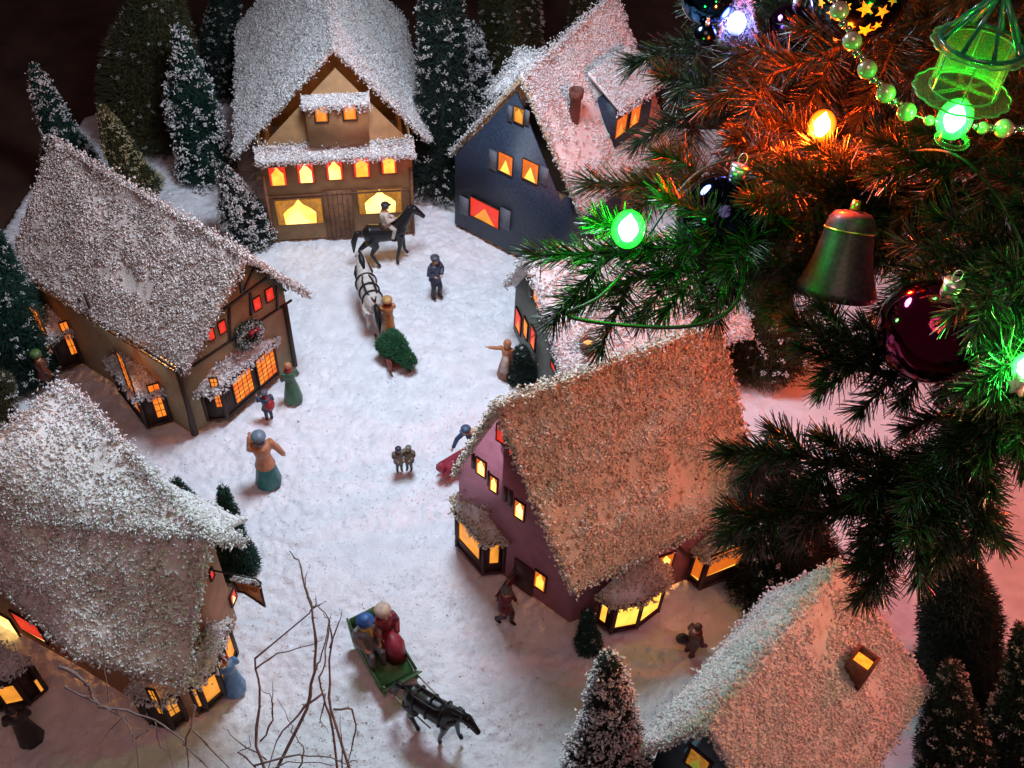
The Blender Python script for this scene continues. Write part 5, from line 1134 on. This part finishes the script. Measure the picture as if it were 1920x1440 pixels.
# starred bauble
cS = Wp(1612, -18, 62); RS = 92 * 62 / FPX; tSt = thing('bauble', 'dark green bauble painted with yellow stars at the top edge', 'ornament', cS)
mb = MB(); mb.ball(cS, RS, 48, 32); mb.build('ball', glassm('glass starred green', (.02, .05, .05), .12), tSt, smooth=True)
M_STAR = mat('yellow star paint', (.55, .55, .08), .4)
def on_sphere(c, R, px, py):
    v = ray(px, py); v = v / np.linalg.norm(v); o = CO - c; b = o @ v; q = b * b - (o @ o - R * R)
    if q < 0: return None
    return CO + v * (-b - math.sqrt(q))
for k, (sx_, sy_, sr) in enumerate([(1623, 17, 17), (1655, 22, 15), (1622, 57, 18), (1588, 12, 10), (1592, 50, 12), (1560, 25, 13), (1645, 48, 11), (1540, 5, 11), (1675, 0, 12)]):
    p = on_sphere(cS, RS * 1.005, sx_, sy_)
    if p is None: continue
    n_ = (p - cS) / np.linalg.norm(p - cS); x_ = np.cross(n_, (0, 0, 1)); x_ /= np.linalg.norm(x_); y_ = np.cross(n_, x_); r_ = sr * 62 / FPX; a0 = random.random() * 2
    poly = [p + (x_ * math.cos(a0 + q * PI / 5) + y_ * math.sin(a0 + q * PI / 5)) * (r_ if q % 2 == 0 else r_ * .42) for q in range(10)]
    poly = [cS + (q - cS) / np.linalg.norm(q - cS) * RS * 1.004 for q in poly]
    mb = MB(); mb.prism([p] + poly, n_ * .03) if False else mb.add([p + n_ * .03] + [q + n_ * .01 for q in poly], [[0, 1 + i, 1 + (i + 1) % 10] for i in range(10)]); mb.build('star', M_STAR, tSt)
# bead garland
tB_ = thing('bead_garland', 'pearly bead garland curving down across the tree to the green lantern', 'garland', Wp(1650, 150, 55))
M_BEAD = mat('pearly bead', (.62, .50, .34), .18, .06, 1, metal=.35, coat=.8); M_BEAD2 = mat('small silver bead', (.6, .6, .5), .12, .06, 1, metal=.9)
beads = [(1552, -22, 17), (1574, 20, 18), (1598, 77, 18), (1626, 130, 18), (1661, 175, 18), (1700, 210, 18), (1742, 226, 10), (1843, 240, 12), (1882, 241, 18), (1935, 243, 17), (1985, 245, 17)]
for x_, y_, r_ in beads:
    mb = MB(); mb.ball(Wp(x_, y_, 54.5), r_ * 54.5 / FPX, 20, 14); mb.build('bead', M_BEAD, tB_, smooth=True)
for i in range(len(beads) - 1):
    a, b = beads[i], beads[i + 1]
    if b[0] > 1740 and b[0] < 1850: ts = (.15, .85) if a[0] < 1800 else (.4, .75)
    else: ts = (.42, .60)
    for j, k in enumerate(ts):
        mb = MB(); mb.ball(Wp(a[0] * (1 - k) + b[0] * k + (3 if j else -3), a[1] * (1 - k) + b[1] * k, 54.5), (8.5 if j == 0 else 7) * 54.5 / FPX, 14, 10); mb.build('small_bead', M_BEAD2, tB_, smooth=True)
mb = MB(); mb.tube([Wp(x_, y_, 54.5) for x_, y_, r_ in beads], .03, 5); mb.build('thread', M_SILV, tB_)
# green lantern ornament
M_LANT = bpy.data.materials.new('green lantern plastic'); M_LANT.use_nodes = True
_b = M_LANT.node_tree.nodes['Principled BSDF']; _n = M_LANT.node_tree.nodes.new('ShaderNodeTexNoise'); _n.inputs['Scale'].default_value = .8
_rp = M_LANT.node_tree.nodes.new('ShaderNodeValToRGB'); _rp.color_ramp.elements[0].color = (.35, .85, .30, 1); _rp.color_ramp.elements[1].color = (.55, .95, .35, 1)
M_LANT.node_tree.links.new(_n.outputs['Fac'], _rp.inputs['Fac']); M_LANT.node_tree.links.new(_rp.outputs['Color'], _b.inputs['Base Color'])
_b.inputs['Roughness'].default_value = .12; _b.inputs['Transmission Weight'].default_value = .75; _b.inputs['IOR'].default_value = 1.06; _b.inputs['Alpha'].default_value = .30
M_LANTR = mat('teal lantern roof plastic', (.03, .40, .22), .2, .2, 1, trans=.6, coat=.5)
LD = 52; cL = Wp(1806, 166, LD); u_ = LD / FPX
tN = thing('lantern_ornament', 'glowing green plastic lantern with a ribbed conical roof and scalloped rims', 'lantern', cL)
mb = MB(); mb.lathe([(62 * u_, 0), (62 * u_, 78 * u_ / .88)], cL, 40); mb.lathe([(59 * u_, 78 * u_ / .88), (59 * u_, 0)], cL, 40); mb.build('glass', M_LANT, tN, smooth=True)
zr_ = 78 * u_ / .88
mb = MB()
mb.lathe([(58 * u_, -.05), (86 * u_, -.25), (86 * u_, -.15), (58 * u_, .06)], cL, 96, wob=lambda i, a: 1 + (.05 * abs(math.sin(a * 7)) if i in (1, 2) else 0)); mb.build('scalloped_base', M_LANT, tN, smooth=True)
mb = MB(); mb.lathe([(60 * u_, zr_), (84 * u_, zr_ - .1), (84 * u_, zr_), (60 * u_, zr_ + .1)], cL, 96, wob=lambda i, a: 1 + (.05 * abs(math.sin(a * 7)) if i in (1, 2) else 0)); mb.build('scalloped_rim', M_LANT, tN, smooth=True)
apx_ = cL + A3(0, 0, zr_ + 92 * u_ / .88)
mb = MB()
for k in range(8):
    a = 2 * PI * k / 8; mb.tube([cL + A3(math.cos(a) * 72 * u_, math.sin(a) * 72 * u_, zr_ + .1), apx_], [.13, .09], 8)
mb.tube([cL + A3(math.cos(a) * 73 * u_, math.sin(a) * 73 * u_, zr_ + .1) for a in np.linspace(0, 2 * PI, 40)], .13, 8); mb.tube([apx_ - A3(0, 0, .2), apx_ + A3(0, 0, .8)], [.25, .1], 10)
mb.build('roof', M_LANTR, tN, smooth=True)
mb = MB()
for k in range(3):
    a = PI * k / 3 + .4; mb.bar(cL + A3(math.cos(a), math.sin(a), 0) * 60 * u_ + A3(0, 0, .05 + k * .01), cL - A3(math.cos(a), math.sin(a), 0) * 60 * u_ + A3(0, 0, .05 + k * .01), .12, .12)
mb.build('spokes', M_LANT, tN)
mb = MB(); cR = Wp(1785, 262, 52); mb.tube([cR + A3(math.cos(a), math.sin(a), 0) * 28 * u_ for a in np.linspace(0, 2 * PI, 24)], .14, 8); mb.build('socket_ring', M_LANT, tN, smooth=True)
M_LRIM = mat('bright green lantern rim', (.15, .75, .22), .2, .1, 1, trans=.3, coat=.6)
mb = MB()
for rr_, zz_, wv in ((62, 0.02, 0), (62, zr_ - .05, 0), (86, -.2, 1), (84, zr_ - .05, 1)):
    mb.tube([cL + A3(math.cos(a), math.sin(a), 0) * rr_ * u_ * (1 + (.05 * abs(math.sin(a * 7)) if wv else 0)) + A3(0, 0, zz_) for a in np.linspace(0, 2 * PI, 85)], .055, 6)
for k in range(6): a = PI * k / 3 + .2; mb.tube([cL + A3(math.cos(a) * 62 * u_, math.sin(a) * 62 * u_, 0), cL + A3(math.cos(a) * 62 * u_, math.sin(a) * 62 * u_, zr_)], .045, 5)
mb.build('rim', M_LRIM, tN, smooth=True)
# bell
M_BELL = mat('mottled plum bell', (.05, .022, .038),   .5, .3, 4.0, metal=.0, coat=.1, c2=(.018, .006, .018))
BD = 62; cBl = Wp(1566, 548, BD); ub = BD / FPX; axb = -DN * .93 + RT * .13 - fw * .30; axb /= np.linalg.norm(axb)
tBe = thing('bell_ornament', 'plum coloured bell ornament with pale leaf pattern hanging below the orange bulb', 'bell', cBl)
x_ = np.cross(axb, fw); x_ /= np.linalg.norm(x_); y_ = np.cross(axb, x_)
mb = MB(); prof = [(70, -8), (76, 0), (74, 8), (66, 28), (56, 55), (49, 90), (45, 120), (42, 138), (32, 150), (12, 154)]
pv = []; sg_ = 40
for (r_, z_) in prof + [(p[0] - 2, p[1] - 1) for p in prof[::-1]]:
    for q in range(sg_):
        a = 2 * PI * q / sg_; pv.append(cBl + (x_ * math.cos(a) + y_ * math.sin(a)) * r_ * ub + axb * z_ * ub)
nn_ = len(prof) * 2
mb.add(pv, [[i * sg_ + q, i * sg_ + (q + 1) % sg_, (i + 1) * sg_ + (q + 1) % sg_, (i + 1) * sg_ + q] for i in range(nn_ - 1) for q in range(sg_)]); mb.build('bell', M_BELL, tBe, smooth=True)
mb = MB(); mb.tube([cBl + (x_ * math.cos(a) + y_ * math.sin(a)) * 46 * ub + axb * 118 * ub for a in np.linspace(0, 2 * PI, 30)], .07, 6); mb.tube([cBl + axb * 152 * ub, cBl + axb * 172 * ub], [10 * ub, 8 * ub], 12); mb.build('gold_trim', mat('gold trim', (.6, .42, .12), .3, metal=.8), tBe, smooth=True)
mb = MB(); mb.tube([cBl + axb * 40 * ub, cBl - axb * 6 * ub], .05, 6); mb.ball(cBl - axb * 4 * ub, .4, 12, 8); mb.build('clapper', M_SILV, tBe, smooth=True)
# white star at the right edge
cst = Wp(1912, 722, 53); mb = MB(); xs, ys_ = RT, DN
poly = [cst + (xs * math.cos(.3 + q * PI / 6) + ys_ * math.sin(.3 + q * PI / 6)) * (22 if q % 2 == 0 else 13) * 53 / FPX for q in range(12)]
mb.prism(poly, fw * .3); mb.ball(cst, .28, 12, 8); st_ = mb.build('star_ornament', mat('milky star plastic', (.7, .66, .6), .3), None); tag(st_, 'small milky white star ornament at the right edge below the green bulb', 'ornament'); WM[st_.name] = Matrix.Identity(4)
# fluffy white cone ornament round the blue white bulb
c0_ = Wp(1385, 75, 70); c1_ = Wp(1378, -70, 70); ax_ = c1_ - c0_; H_ = np.linalg.norm(ax_); ax_ /= H_; n_ = 3500; hh = rng.random(n_); an = rng.uniform(0, 2 * PI, n_)
x_ = np.cross(ax_, fw); x_ /= np.linalg.norm(x_); y_ = np.cross(ax_, x_); Rr_ = (1 - hh * .75) * 36 * 70 / FPX * (np.sin(an * 2) * .02 + 1)
P = c0_ + ax_ * (hh * H_)[:, None] + (np.cos(an)[:, None] * x_ + np.sin(an)[:, None] * y_) * Rr_[:, None]
sel = y_ @ fw; keepn = ((np.cos(an)[:, None] * x_ + np.sin(an)[:, None] * y_) @ fw) > -.25
V, F = spikes(P[keepn], rng.normal(size=(keepn.sum(), 3)), rng.uniform(.15, .4, keepn.sum()), .02); mb = MB(); mb.arr(V, F); fl_ = mb.build('fluffy_cone', mat('white lurex fluff', (.7, .68, .74), .5), None)
tag(fl_, 'fluffy white open cone ornament around the blue white bulb at the top edge', 'ornament'); WM[fl_.name] = Matrix.Identity(4)

# ------------------------------------------------------------------ light
def area(p, target, size, power, col, name):
    l = bpy.data.lights.new(name, 'AREA'); l.shape = 'DISK'; l.size = size; l.energy = power; l.color = col
    o = bpy.data.objects.new(name, l); COL.objects.link(o); o.location = p; o.rotation_euler = (Vector(target) - Vector(p)).to_track_quat('-Z', 'Y').to_euler(); return o
area((-9, 76, 64), (-11, 68, 0), 18, 43000, (.72, .85, 1.0), 'lamp')
area((5, -10, 130), (5, 62, 0), 60, 27000, (1, .55, .52), 'fill_light')  # added pinkish fill for the dim outskirts, not an actual fixture
w = bpy.data.worlds.new('World'); sc.world = w; w.use_nodes = True
bg = w.node_tree.nodes['Background']; bg.inputs['Color'].default_value = (1, .60, .58, 1); bg.inputs['Strength'].default_value = .035
sc.view_settings.view_transform = 'Standard'; sc.view_settings.look = 'None'; sc.view_settings.exposure = 0; sc.view_settings.gamma = 1; sc.view_settings.use_curve_mapping = False
sc.render.engine = 'CYCLES'; sc.cycles.max_bounces = 5; sc.cycles.diffuse_bounces = 3; sc.cycles.glossy_bounces = 3; sc.cycles.transmission_bounces = 5
sc.cycles.sample_clamp_indirect = 6; sc.cycles.use_denoising = True; sc.cycles.caustics_reflective = False; sc.cycles.caustics_refractive = False
